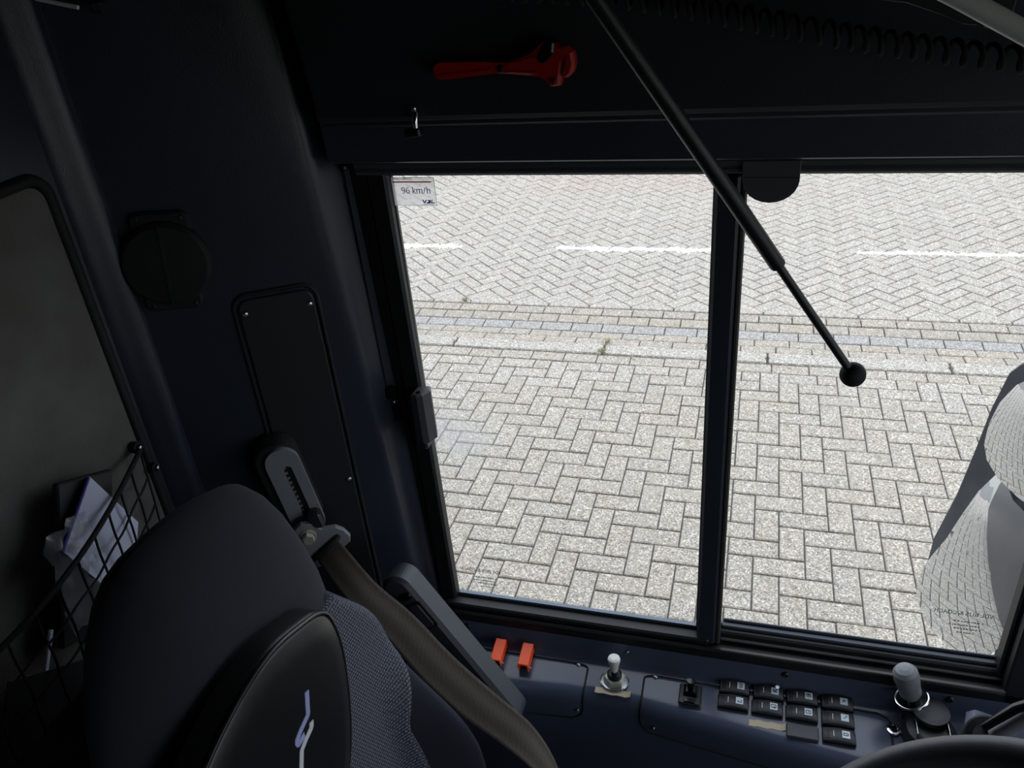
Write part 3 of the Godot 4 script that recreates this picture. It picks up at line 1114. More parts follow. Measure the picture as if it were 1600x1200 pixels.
func overhead_things():
	# emergency hammer
	var zf := -0.878
	var t := thing("emergency_hammer", Vector3(-0.262, 2.297, zf), "red emergency hammer with belt cutter clipped to the overhead panel", "hammer")
	var m := mb()
	var px := [[0, 5], [3, 1.6], [8, 0.4], [20, 0.6], [50, 1.2], [63, 2.6], [75, 2.2], [96, -4], [104, -8], [109, -14], [116, -17], [120, -12], [124, -9], [131, -8], [137, -3], [138.5, 8], [136, 16], [131.5, 20], [129.5, 18], [131, 10], [132, 4], [130, 2.5], [127.5, 6], [125.5, 18], [124, 27], [117, 28], [112, 22], [106, 19], [98, 17], [75, 14.5], [63, 13.5], [50, 14.5], [20, 17], [8, 17.4], [3, 16], [0, 12]]
	var poly := PackedVector2Array()
	for p in px: poly.append(Vector2(-0.3425 + p[0] * 0.001125, 2.3045 - p[1] * 0.00105))
	m = mb()
	m.prism(poly, Vector3(0, 0, zf), Basis.IDENTITY, 0.004, 0.019, 0.0035)
	build(m, "body", M.red, t)
	m = mb()
	var gp := PackedVector2Array()
	for p in [[8, 11.5], [50, 9.5], [58, 9.2], [58, 11.5], [50, 11.6], [12, 14], [8, 13.5]]: gp.append(Vector2(-0.3425 + p[0] * 0.001125, 2.3045 - p[1] * 0.00105))
	m.prism(gp, Vector3(0, 0, zf), Basis.IDENTITY, 0.018, 0.0205, 0.0006)
	build(m, "grip_rib", M.red, t)
	m = mb()
	gp = PackedVector2Array()
	for p in [[75, 4.2], [100, -1], [106, 0], [106, 3], [76, 6]]: gp.append(Vector2(-0.3425 + p[0] * 0.001125, 2.3045 - p[1] * 0.00105))
	m.prism(gp, Vector3(0, 0, zf), Basis.IDENTITY, 0.018, 0.0205, 0.0006)
	gp = PackedVector2Array()
	for p in [[75, 10.5], [100, 12.5], [106, 14.5], [100, 15], [76, 12.5]]: gp.append(Vector2(-0.3425 + p[0] * 0.001125, 2.3045 - p[1] * 0.00105))
	m.prism(gp, Vector3(0, 0, zf), Basis.IDENTITY, 0.018, 0.0205, 0.0006)
	build(m, "neck_rib", M.red, t)
	m = mb()
	gp = PackedVector2Array()
	for p in [[104, 1], [110, -11], [116, -17], [121, -13], [120, -4], [113, 4], [108, 5.5]]: gp.append(Vector2(-0.3425 + p[0] * 0.001125, 2.3045 - p[1] * 0.00105))
	m.prism(gp, Vector3(0, 0, zf), Basis.IDENTITY, 0.003, 0.0225, 0.002)
	build(m, "holder_clip", M.gloss_black, t)
	m = mb()
	m.lathe([Vector2(0.0025, 0), Vector2(0.0025, 0.004), Vector2(0.0005, 0.010)], Vector3(-0.2085, 2.2835, zf + 0.019), Basis(Vector3.RIGHT, Vector3(0, -0.5, 0.86), Vector3(0, -0.86, -0.5)), 10)
	build(m, "steel_tip", M.chrome, t)
	m = mb()
	m.box(Vector3(-0.1965, 2.2975, zf + 0.0185), Vector3(0.0015, 0.014, 0.002), Basis(Vector3.BACK, -0.25))
	build(m, "cutter_blade", M.metal, t)
	place(screw_mesh(0.0042), "screw", M.dark_metal, t, Transform3D(Basis(Vector3.RIGHT, PI / 2), Vector3(-0.265, 2.2955, zf + 0.0188)))
	# chrome hook
	t = thing("coat_hook", Vector3(-0.385, 2.225, -0.892), "small chrome hook screwed below the hammer", "hook")
	m = mb()
	m.tube([Vector3(-0.3785, 2.249, -0.885), Vector3(-0.3785, 2.240, -0.882), Vector3(-0.3785, 2.232, -0.8815)], [0.0035, 0.0042, 0.0035], 12)
	build(m, "shank", M.chrome, t)
	m = mb()
	m.ball(Vector3(-0.379, 2.253, -0.884), Vector3(0.0040, 0.0042, 0.0040))
	build(m, "stud", M.chrome, t)
	m = mb()
	m.box(Vector3(-0.384, 2.226, -0.8855), Vector3(0.020, 0.010, 0.012), Basis(Vector3.BACK, 0.1), 0.002)
	build(m, "lip", M.dark_metal, t)

	# boom microphone reaching down in front of the window
	var a := Vector3(-0.135, 2.366, -0.72)
	var b := Vector3(0.1065, 1.990, -0.80)
	t = thing("boom_microphone", a + (a - b) * 0.5, "black telescopic boom with round head hanging in front of the window", "microphone")
	var s := a.lerp(b, 0.655)
	m = mb()
	m.tube([a + (a - b) * 0.5, s - (b - a) * 0.004, s], [0.0078, 0.0078, 0.0072], 18)
	build(m, "sleeve", M.black, t)
	m = mb()
	m.tube([s, b], 0.0044, 14)
	build(m, "rod", M.black, t)
	m = mb()
	m.ball(b, Vector3(0.0132, 0.0132, 0.0132), Basis.IDENTITY, 24, 16)
	build(m, "head", M.seal, t)
	m = mb()
	m.lathe([Vector2(0.03, 0), Vector2(0.03, 0.012), Vector2(0.012, 0.02), Vector2(0.0, 0.02)], a + (a - b) * 0.5, Basis.IDENTITY, 20)
	build(m, "ceiling_foot", M.black, t)

	# coiled cable along the overhead panel
	var pts := []
	var ends := [Vector3(-0.36, 2.385, -0.835), Vector3(-0.115, 2.3555, -0.83), Vector3(0.027, 2.3235, -0.83), Vector3(0.107, 2.3065, -0.83), Vector3(0.21, 2.2895, -0.83), Vector3(0.34, 2.275, -0.83), Vector3(0.50, 2.275, -0.84)]
	var cur := Curve3D.new()
	for i in ends.size():
		var tg: Vector3 = (ends[min(i + 1, ends.size() - 1)] - ends[max(i - 1, 0)]) / 6.0
		cur.add_point(ends[i], -tg, tg)
	var L := cur.get_baked_length()
	var turns := int(L / 0.0142)
	for i in turns * 12 + 1:
		var d := L * i / (turns * 12.0)
		var c := cur.sample_baked(d, true)
		var an := TAU * i / 12.0
		pts.append(c + Vector3(0, cos(an), 0) * 0.0095 + Vector3(0.25, 0, 1) * sin(an) * 0.0085)
	m = mb()
	m.tube(pts, 0.0026, 7)
	var cc := build(m, "coiled_cable", M.cord)
	tag(cc, "black coiled cable strung along the overhead panel", "cable")
	# pale grab rail and smoked visor at the top
	t = thing("grab_rail", Vector3(0.10, 2.371, -0.55), "pale grey round rail crossing below the roof", "rail")
	m = mb()
	m.tube([Vector3(0.02, 2.415, -0.55), Vector3(0.101, 2.3725, -0.55), Vector3(0.145, 2.348, -0.55), Vector3(0.50, 2.15, -0.55)], 0.006, 16)
	build(m, "rod", M.pale_rail, t)
	t = thing("sun_visor", Vector3(0.12, 2.33, -0.80), "dark sun visor with curved lower edge under the roof", "visor")
	m = mb()
	var vp := PackedVector2Array()
	for p in [[0.02, 2.3545], [0.07, 2.3535], [0.100, 2.3485], [0.128, 2.338], [0.143, 2.331], [0.154, 2.3295], [0.163, 2.326], [0.172, 2.3265], [0.176, 2.332], [0.18, 2.40], [0.0, 2.42], [0.0, 2.356]]: vp.append(Vector2(p[0], p[1]))
	m.prism(vp, Vector3(0, 0, -0.755), Basis.IDENTITY, 0.0, 0.004, 0.001)
	build(m, "shade", M.black, t)
	m = mb()
	m.prism(PackedVector2Array([Vector2(0.147, 2.347), Vector2(0.158, 2.328), Vector2(0.1665, 2.3265), Vector2(0.168, 2.334), Vector2(0.155, 2.350)]), Vector3(0, 0, -0.750), Basis.IDENTITY, 0.0, 0.003, 0.001)
	build(m, "hinge_plate", M.grey_plastic, t)

# ---------------------------------------------------------------- the side console under the window
func ridge(x: float) -> float:
	var k := [[-0.60, -0.876], [-0.38, -0.881], [-0.215, -0.896], [-0.14, -0.894], [0.01, -0.874], [0.10, -0.862], [0.19, -0.851], [0.30, -0.838], [1.2, -0.76]]
	for i in k.size() - 1:
		if x <= k[i + 1][0]:
			var f: float = clampf((x - k[i][0]) / (k[i + 1][0] - k[i][0]), 0, 1)
			return lerpf(k[i][1], k[i + 1][1], f)
	return -0.76

# s from 0 (crease at the back) over the ridge down the front; off lifts the surface
func console_at(x: float, s: float, off := 0.0) -> Vector3:
	var zr := ridge(x)
	var pts := [Vector2(-0.948, 1.3125), Vector2(zr - 0.016, 1.3035), Vector2(zr - 0.008, 1.3015), Vector2(zr - 0.002, 1.297), Vector2(zr + 0.003, 1.289), Vector2(zr + 0.005, 1.28), Vector2(zr + 0.006, 1.20)]
	var keys := [0.0, 0.5, 0.56, 0.62, 0.68, 0.74, 1.0]
	for i in 6:
		if s <= keys[i + 1] or i == 5:
			var f: float = (s - keys[i]) / (keys[i + 1] - keys[i])
			var p: Vector2 = pts[i].lerp(pts[i + 1], f)
			var d: Vector2 = (pts[min(i + 1, 6)] - pts[i]).normalized()
			var n := Vector2(-d.y, d.x)
			if n.y < 0 and i < 4: n = -n
			if i >= 4: n = Vector2(abs(n.x), abs(n.y))
			return Vector3(x, p.y + n.y * off, p.x + n.x * off)
	return Vector3.ZERO

func console():
	var m := mb()
	m.sm = 1
	var rows := []
	for x in [-0.60, -0.47, -0.38, -0.30, -0.215, -0.14, -0.07, 0.01, 0.10, 0.19, 0.30, 0.45, 0.7, 1.13]:
		var r := []
		for q in [[-1.01, 1.3605], [-0.976, 1.3605], [-0.969, 1.359], [-0.9655, 1.3555], [-0.958, 1.322], [-0.955, 1.3155]]: r.append(Vector3(x, q[1], q[0]))
		for k in 21: r.append(console_at(x, k / 20.0))
		r.append(Vector3(x, 1.0, ridge(x) - 0.01))
		r.append(Vector3(x, FLOOR_Y, ridge(x) - 0.03))
		rows.append(r)
	m.grid(rows, Vector3(0, 0.6, 0.8))
	struct(m, "wall_console", M.console, "dark blue moulded console running under the side window")
	# left end piece behind the seat
	m = mb()
	m.box(Vector3(-0.515, 1.30, -0.935), Vector3(0.10, 0.118, 0.085), Basis.IDENTITY, 0.012)
	tag(build(m, "console_end", M.plastic), "dark rounded end block of the console beside the post", "console end")
	cover(Vector2(-0.455, -0.228), "switch cover plate carrying two red guarded toggles", [[-0.243, 0.07], [-0.235, 0.78], [-0.428, 0.07]])
	cover(Vector2(-0.128, 0.246), "long switch cover plate carrying the rocker switches", [[-0.112, 0.06], [-0.108, 0.80], [0.09, 0.90]])
	# screws and plugs on the upright strip
	for q in [[-0.162, 1.339, 0.0032, "metal", "small steel screw on the console strip above the white knob"], [0.092, 1.344, 0.0055, "black", "black plug on the console strip above the rocker switches"], [0.330, 1.345, 0.0055, "black", "black plug on the console strip beyond the handbrake"], [-0.447, 1.343, 0.0055, "black", "black plug on the console strip beside the post"]]:
		var o := place(screw_mesh(q[2]), numbered("strip_screw"), M[q[3]], self, Transform3D(Basis(Vector3.RIGHT, 1.35), Vector3(q[0], q[1], -0.9625)))
		tag(o, q[4], "screw")

func cover(xs: Vector2, label: String, sc: Array):
	var t := thing("cover_plate", console_at((xs.x + xs.y) / 2, 0.4), label, "cover plate")
	var m := mb()
	m.sm = 1
	var n := 26
	var rows := []
	var edge_a := []
	var edge_b := []
	for i in n + 1:
		var s := lerpf(0.035, 0.855, i / float(n))
		var e: float = minf(s - 0.035, 0.855 - s)
		var r := 0.018
		var inset := 0.0
		var es := e * 0.19
		if es < r: inset = r - sqrt(maxf(0.0, r * r - (r - es) * (r - es)))
		var row := []
		for j in 13:
			var x := lerpf(xs.x + inset, xs.y - inset, j / 12.0)
			row.append(console_at(x, s, 0.0022 if i > 0 and i < n and j > 0 and j < 12 else 0.0))
		rows.append(row)
		edge_a.append(console_at(xs.x + inset - 0.002, s, 0.0004))
		edge_b.append(console_at(xs.y - inset + 0.002, s, 0.0004))
	m.grid(rows, Vector3(0, 0.7, 0.7))
	build(m, "plate", M.console, t)
	m = mb()
	edge_b.reverse()
	m.ring_tube(edge_a + edge_b, 0.0017, 6)
	build(m, "gasket", M.seal, t)
	for q in sc:
		var p := console_at(q[0], q[1], 0.0026)
		var nn := (console_at(q[0], q[1], 0.01) - p).normalized()
		place(screw_mesh(0.0036), "screw", M.metal, t, Transform3D(Basis(Vector3.RIGHT, nn, Vector3.RIGHT.cross(nn)), p))

func deck(x: float, z: float) -> float:                           # height of the console's top
	return lerpf(1.3125, 1.3035, clampf((z + 0.948) / (ridge(x) - 0.016 + 0.948), 0, 1)) + 0.0022

func console_things():
	# two toggles under red guards
	for q in [[-0.381, "red flip-up guard over a toggle switch, closer to the seat belt"], [-0.332, "red flip-up guard over a toggle switch, closer to the white knob"]]:
		var x: float = q[0]
		var y := deck(x, -0.93)
		var t := thing("guarded_switch", Vector3(x, y, -0.93), q[1], "switch", "red guarded switches on the console")
		var tilt := Basis(Vector3(1, 0, 0), 0.18)
		var m := mb()
		m.box(Vector3(x, y + 0.0205, -0.930), Vector3(0.0190, 0.004, 0.043), tilt, 0.0012)
		m.box(Vector3(x - 0.0082, y + 0.0125, -0.930), Vector3(0.0026, 0.017, 0.043), tilt, 0.0008)
		m.box(Vector3(x + 0.0082, y + 0.0125, -0.930), Vector3(0.0026, 0.017, 0.043), tilt, 0.0008)
		m.box(Vector3(x, y + 0.014, -0.950), Vector3(0.0190, 0.016, 0.003), tilt, 0.0008)
		build(m, "guard", M.orange, t)
		m = mb()
		m.box(Vector3(x, y + 0.002, -0.933), Vector3(0.020, 0.004, 0.036), Basis.IDENTITY, 0.001)
		build(m, "mount", M.gloss_black, t)
		m = mb()
		m.tube([Vector3(x, y + 0.003, -0.928), Vector3(x, y + 0.012, -0.918)], [0.0022, 0.003], 10)
		build(m, "toggle", M.chrome, t)
		m = mb()
		m.tube([Vector3(x + 0.0085, y + 0.007, -0.914), Vector3(x + 0.0125, y + 0.007, -0.914)], 0.0022, 10)
		build(m, "hinge_pin", M.chrome, t)
	# white pull knob on a hex nut
	var kx := -0.178
	var kz := -0.926
	var ky := deck(kx, kz) - 0.002
	var t := thing("pull_knob", Vector3(kx, ky, kz), "white pull knob on a steel hex nut between two cover plates", "knob")
	var m := mb()
	m.lathe([Vector2(0.024, 0), Vector2(0.024, 0.0015), Vector2(0.022, 0.0025), Vector2(0, 0.0025)], Vector3(kx, ky, kz), Basis.IDENTITY, 30)
	build(m, "washer", M.metal, t)
	m = mb()
	m.lathe([Vector2(0.0185, 0.0025), Vector2(0.0185, 0.011), Vector2(0.016, 0.0125), Vector2(0.008, 0.0125)], Vector3(kx, ky, kz), Basis(Vector3.UP, 0.3), 6, false)
	build(m, "hex_nut", M.zinc, t)
	m = mb()
	m.lathe([Vector2(0.0125, 0.0125), Vector2(0.0125, 0.017), Vector2(0.009, 0.019), Vector2(0.006, 0.019)], Vector3(kx, ky, kz), Basis.IDENTITY, 20)
	build(m, "collar", M.dark_metal, t)
	m = mb()
	m.lathe([Vector2(0.0055, 0.018), Vector2(0.0052, 0.028), Vector2(0, 0.028)], Vector3(kx, ky, kz), Basis.IDENTITY, 14)
	build(m, "stem", M.chrome, t)
	m = mb()
	m.lathe([Vector2(0.0058, 0.026), Vector2(0.0075, 0.036), Vector2(0.0100, 0.047), Vector2(0.0106, 0.051), Vector2(0.0096, 0.0545), Vector2(0.006, 0.0562), Vector2(0, 0.0566)], Vector3(kx, ky, kz), Basis.IDENTITY, 22)
	build(m, "knob", M.white_plastic, t)
	# strips of masking tape where labels were
	for q in [[-0.207, -0.148, -0.9035, 0.006, "strip of pale tape below the white knob"], [0.040, 0.0945, -0.890, 0.0055, "strip of pale tape below the second pair of rockers"]]:
		m = mb()
		var row0 := []; var row1 := []; var row2 := []
		for k in 9:
			var x: float = lerpf(q[0], q[1], k / 8.0)
			var wob := 0.0008 * sin(k * 2.1)
			for r in [[row0, -1], [row1, 0], [row2, 1]]:
				var z: float = q[2] + r[1] * q[3] + wob
				r[0].append(Vector3(x, deck(x, z) + 0.0006 + (0.0016 if k == 8 else 0.0), z))
		m.grid([row0, row1, row2], Vector3.UP)
		tag(build(m, "tape_strip", M.tape), q[4], "tape")
	# mirror joystick
	var jx := -0.053
	var jz := -0.918
	var jy := deck(jx, jz)
	t = thing("joystick_switch", Vector3(jx, jy, jz), "black square mirror joystick next to the rocker switches", "switch")
	m = mb()
	m.box(Vector3(jx, jy + 0.003, jz), Vector3(0.036, 0.006, 0.040), Basis.IDENTITY, 0.002)
	build(m, "plate", M.black, t)
	m = mb()
	m.prism(PackedVector2Array([Vector2(-0.011, -0.011), Vector2(0.011, -0.011), Vector2(0.011, 0.011), Vector2(-0.011, 0.011)]), Vector3(jx, jy + 0.006, jz - 0.006), Basis(Vector3.RIGHT, Vector3(0, 0, -1), Vector3.UP), 0, 0.006, 0.004)
	build(m, "collar", M.gloss_black, t)
	m = mb()
	m.lathe([Vector2(0.0055, 0), Vector2(0.0060, 0.010), Vector2(0.0078, 0.017), Vector2(0.0068, 0.020), Vector2(0, 0.021)], Vector3(jx, jy + 0.011, jz - 0.006), Basis.IDENTITY, 8)
	build(m, "stick", M.gloss_black, t)
	m = mb()
	m.box(Vector3(jx, jy + 0.0065, jz + 0.014), Vector3(0.018, 0.003, 0.007), Basis.IDENTITY, 0.001)
	build(m, "slider", M.gloss_black, t)
	# rocker switches
	var names := [["rear lamp", 0.0155, -0.9425], ["door", 0.0145, -0.9165], ["fan", 0.068, -0.943], ["screen", 0.0665, -0.916], ["heater", 0.119, -0.944], ["lamp", 0.118, -0.916], ["mute", 0.171, -0.944], ["mirror", 0.171, -0.916], ["beam", 0.1715, -0.888]]
	var labels := ["rocker switch with a lamp symbol beside the joystick, row next to the window", "rocker switch with a corner symbol beside the joystick, front of its pair", "rocker switch with a crossed symbol in the second pair, next to the window", "rocker switch with a screen symbol just above the pale tape", "rocker switch with a coil symbol in the third column, next to the window", "rocker switch with a box symbol just above the blank plate", "rocker switch with a crossed figure symbol in the column of three", "middle rocker switch in the column of three", "rocker switch with a pointed symbol, front of the column of three"]
	var tpl := rocker_meshes()
	for i in 9:
		var x: float = names[i][1]
		var z: float = names[i][2]
		var p := Vector3(x, deck(x, z), z)
		t = thing("rocker_switch", p, labels[i], "switch", "rocker switches on the console")
		place(tpl[0], "bezel", M.gloss_black, t, Transform3D(Basis.IDENTITY, p))
		place(tpl[1], "rocker", M.rocker, t, Transform3D(Basis.IDENTITY, p))
		place(tpl[2], "indicator_line", M.icon, t, Transform3D(Basis.IDENTITY, p))
		place(tpl[4], "grip_dots", M.gloss_black, t, Transform3D(Basis.IDENTITY, p))
		var ic := place(tpl[3], "symbol_tile", M.icon, t, Transform3D(Basis.IDENTITY, p))
		m = mb()
		glyph(m, i, p + Vector3(0.0095, 0.0107, -0.0005))
		build(m, "symbol", M.print, ic)
	var bp := Vector3(0.119, deck(0.119, -0.886), -0.886)
	m = mb()
	m.box(bp + Vector3(0, 0.0025, 0), Vector3(0.047, 0.005, 0.025), Basis.IDENTITY, 0.0015)
	tag(build(m, "blank_plate", M.rocker), "flat blank switch plate below the third pair of rockers", "switch plate")
	# handbrake valve: black housing, chrome ring, grey knob
	var hb := Vector3(0.300, 1.303, -0.915)
	t = thing("handbrake_valve", hb, "handbrake lever with grey knob and chrome ring in black housing", "handbrake")
	m = mb()
	m.lathe([Vector2(0.040, 0), Vector2(0.040, 0.016), Vector2(0.034, 0.026), Vector2(0.024, 0.030), Vector2(0, 0.031)], hb, Basis.IDENTITY, 30)
	m.box(hb + Vector3(0, 0.004, -0.008), Vector3(0.076, 0.012, 0.082), Basis.IDENTITY, 0.004)
	build(m, "housing", M.black, t)
	m = mb()
	m.box(hb + Vector3(0.004, 0.024, 0.028), Vector3(0.020, 0.003, 0.010), Basis(Vector3.RIGHT, 0.7), 0.001)
	build(m, "slot", M.seal, t)
	m = mb()
	m.box(hb + Vector3(0.012, 0.032, -0.012), Vector3(0.018, 0.002, 0.008), Basis(Vector3.UP, 0.4), 0.0008)
	build(m, "slot", M.seal, t)
	for sx in [-0.022, 0.022]:
		m = mb()
		m.box(hb + Vector3(sx, 0.030, 0.006), Vector3(0.0016, 0.014, 0.030), Basis.IDENTITY, 0.0005)
		build(m, "side_clip", M.metal, t)
	m = mb()
	m.lathe([Vector2(0.022, 0.030), Vector2(0.022, 0.038), Vector2(0.026, 0.040), Vector2(0.026, 0.043), Vector2(0.018, 0.044), Vector2(0, 0.0445)], hb + Vector3(0, 0, -0.02), Basis.IDENTITY, 26)
	build(m, "collar", M.rocker, t)
	var ax := Vector3(-0.28, 0.90, -0.02).normalized()
	var rb := Basis(ax.cross(Vector3.BACK).normalized(), ax, Vector3.ZERO)
	rb.z = rb.x.cross(rb.y)
	var k0 := hb + Vector3(-0.020, 0.030, -0.030)
	m = mb()
	m.lathe([Vector2(0.010, -0.004), Vector2(0.010, 0.034), Vector2(0, 0.034)], k0, rb, 16)
	build(m, "stem", M.gloss_black, t)
	m = mb()
	var rp := []
	for k in 28:
		var a := TAU * k / 28
		rp.append(k0 + rb.y * 0.024 + (rb.x * cos(a) + rb.z * sin(a)) * 0.0235)
	m.ring_tube(rp, 0.0022, 8)
	build(m, "lift_ring", M.chrome, t)
	m = mb()
	m.lathe([Vector2(0.011, 0.026), Vector2(0.0155, 0.034), Vector2(0.0165, 0.048), Vector2(0.0185, 0.066), Vector2(0.0175, 0.078), Vector2(0.013, 0.084), Vector2(0.006, 0.0865), Vector2(0, 0.087)], k0, rb, 24)
	build(m, "knob", M.grey_plastic, t)
	# small chromed socket
	var sp := Vector3(0.251, deck(0.251, -0.918) - 0.001, -0.918)
	t = thing("round_socket", sp, "small round chrome socket beside the handbrake housing", "socket")
	m = mb()
	m.lathe([Vector2(0.0105, 0), Vector2(0.0100, 0.002), Vector2(0.0070, 0.0028), Vector2(0.0062, 0.001)], sp, Basis.IDENTITY, 22)
	build(m, "ring", M.chrome, t)
	m = mb()
	m.lathe([Vector2(0.0064, 0.0012), Vector2(0.0045, 0.0022), Vector2(0.0025, 0.0022), Vector2(0.002, 0.0008), Vector2(0, 0.0008)], sp, Basis.IDENTITY, 18)
	build(m, "core", M.gloss_black, t)
	# toggle behind the rockers
	t = thing("small_toggle", Vector3(0.082, 1.314, -0.955), "tiny steel toggle standing behind the rocker switches", "switch")
	m = mb()
	m.tube([Vector3(0.082, 1.313, -0.953), Vector3(0.081, 1.327, -0.950)], [0.0018, 0.0032], 10)
	build(m, "lever", M.metal, t)
	m = mb()
	m.lathe([Vector2(0.005, 0), Vector2(0.005, 0.002), Vector2(0.003, 0.003), Vector2(0, 0.003)], Vector3(0.082, 1.3125, -0.953), Basis.IDENTITY, 12)
	build(m, "nut", M.dark_metal, t)

func rocker_meshes() -> Array:
	var a := mb()
	a.box(Vector3(0, 0.002, 0), Vector3(0.048, 0.004, 0.0262), Basis.IDENTITY, 0.0012)
	var b := mb()
	b.sm = 1
	var rows := []
	for i in 13:
		var x := lerpf(-0.0225, 0.0225, i / 12.0)
		var y := 0.0095 - 0.0032 * pow(x / 0.0225, 2.0) + 0.0012 * x / 0.0225
		rows.append([Vector3(x, 0.0035, -0.0118), Vector3(x, y - 0.001, -0.0118), Vector3(x, y, -0.0108), Vector3(x, y, 0.0108), Vector3(x, y - 0.001, 0.0118), Vector3(x, 0.0035, 0.0118)])
	b.grid(rows, Vector3.UP)
	b.sm = -1
	b.fan(rows[0], Vector3.LEFT); b.fan(rows[12], Vector3.RIGHT)
	var c := mb()
	c.box(Vector3(-0.008, 0.0092, 0), Vector3(0.0009, 0.0008, 0.0105))
	var d := mb()
	d.box(Vector3(0.0095, 0.0096, -0.0005), Vector3(0.0112, 0.0014, 0.0125), Basis(Vector3.BACK, -0.03))
	var e := mb()
	for i in 2:
		for j in 5: e.box(Vector3(-0.0185 + i * 0.0035, 0.0080 - 0.0004 * i + 0.0006, -0.007 + j * 0.0035), Vector3(0.0013, 0.0012, 0.0013))
	return [a.mesh(), b.mesh(), c.mesh(), d.mesh(), e.mesh()]

func stroke(m: MB, p: Vector3, a: Vector2, b: Vector2, w := 0.0009):
	var d := (b - a)
	m.box(p + Vector3((a.x + b.x) / 2, 0, (a.y + b.y) / 2), Vector3(d.length(), 0.0006, w), Basis(Vector3.UP, -d.angle()))

func glyph(m: MB, i: int, p: Vector3):
	var u := 0.001
	var sets := [
		[[-2, -4, 2, -4], [2, -4, 2, 4], [2, 4, -2, 4], [-2, 4, -2, -4], [-0.8, -1.5, 0.8, -1.5], [-0.8, 1, 0.8, 1]],
		[[-3, 3, 3, 3], [3, 3, 3, -2], [-3, 1, -1, 1]],
		[[-3.5, -3, 3.5, 3], [-3.5, 3, 3.5, -3], [-3.5, -1, 3.5, -1], [-2, 3, 2, 3]],
		[[-3.5, -3, 3.5, -3], [3.5, -3, 3.5, 3], [-3.5, 3, 3.5, 3], [-3.5, -3, -3.5, 3], [-1, 0, 2, 2]],
		[[-3, -3, -3, 3], [-1, -3, -1, 3], [1, -3, 1, 3], [3, -3, 3, 3], [-3, -3, 3, -3]],
		[[-3.5, -2.5, 3.5, -2.5], [3.5, -2.5, 3.5, 3], [-3.5, 3, 3.5, 3], [-3.5, -2.5, -3.5, 3], [-1, 0, 1, 0]],
		[[-2, -1.5, 2, 1.5], [-2, 2, 2, -2], [0, -3.5, 0, 0], [-3, 3, 3, -3]],
		[[1, -3, 3, -3], [3, -3, 3, -1], [-2, 2, 1.5, -1]],
		[[-3.5, -2, 2, -2], [2, -2, 3.5, 0], [3.5, 0, 2, 2], [2, 2, -3.5, 2], [-3.5, -2, -3.5, 2]]]
	for s in sets[i]: stroke(m, p, Vector2(s[0], s[1]) * u, Vector2(s[2], s[3]) * u, 0.0007)

# ---------------------------------------------------------------- steering wheel and stalk
func wheel_and_stalk():
	var c := Vector3(0.236, 1.618, -0.428)
	var u := Vector3(cos(0.42), sin(0.42), 0)
	var n := Vector3(-sin(0.42), cos(0.42), 0)
	var t := thing("steering_wheel", c, "large black steering wheel with grained rim", "steering wheel")
	var m := mb()
	var path := []
	for k in 72:
		var a := TAU * k / 72
		path.append(c + (u * cos(a) + Vector3.BACK * sin(a)) * 0.222)
	m.ring_tube(path, 0.0165, 16)
	build(m, "rim", M.rim, t)
	m = mb()
	m.lathe([Vector2(0.075, -0.05), Vector2(0.085, -0.03), Vector2(0.07, -0.015), Vector2(0, -0.01)], c, Basis(u, n, u.cross(n)), 30)
	build(m, "hub", M.black, t)
	for a in [0.5, PI - 0.5, PI + 0.6, TAU - 0.6]:
		m = mb()
		var d := u * cos(a) + Vector3.BACK * sin(a)
		m.tube([c + d * 0.05 - n * 0.03, c + d * 0.15 - n * 0.012, c + d * 0.218], [0.018, 0.012, 0.011], 10)
		build(m, "spoke", M.black, t)
	m = mb()
	m.tube([c - n * 0.05, c - n * 0.62], [0.045, 0.055], 20)
	build(m, "column", M.plastic, t)
	# switch arm reaching in from the front
	t = thing("dash_arm", Vector3(0.43, 1.44, -0.87), "black arm with grey socket sticking out of the dashboard edge", "lever")
	m = mb()
	m.tube([Vector3(0.345, 1.415, -0.862), Vector3(0.375, 1.462, -0.862), Vector3(0.44, 1.52, -0.86)], [0.006, 0.007, 0.008], 12)
	build(m, "arm", M.gloss_black, t)
	m = mb()
	m.tube([Vector3(0.360, 1.400, -0.862), Vector3(0.392, 1.448, -0.862), Vector3(0.46, 1.50, -0.86)], [0.010, 0.012, 0.012], 14)
	build(m, "sleeve", M.grey_plastic, t)
	m = mb()
	m.lathe([Vector2(0.026, 0), Vector2(0.026, 0.008), Vector2(0.018, 0.012), Vector2(0.0, 0.012)], Vector3(0.352, 1.388, -0.872), Basis(Vector3.RIGHT, 0.9), 24)
	build(m, "pivot_disc", M.black, t)
	m = mb()
	m.box(Vector3(0.41, 1.345, -0.875), Vector3(0.16, 0.10, 0.05), Basis(Vector3.UP, -0.25), 0.010)
	build(m, "mount_block", M.console, t)

# ---------------------------------------------------------------- seat
func headrest_profile() -> Array:
	return [Vector2(-0.60, 1.30), Vector2(-0.605, 1.55), Vector2(-0.602, 1.72), Vector2(-0.594, 1.83), Vector2(-0.580, 1.90), Vector2(-0.562, 1.935), Vector2(-0.540, 1.946), Vector2(-0.515, 1.935), Vector2(-0.490, 1.908), Vector2(-0.468, 1.865), Vector2(-0.452, 1.815), Vector2(-0.445, 1.76), Vector2(-0.445, 1.65), Vector2(-0.445, 1.50), Vector2(-0.44, 1.30)]

const SZ := -0.430                                                # middle of the seat

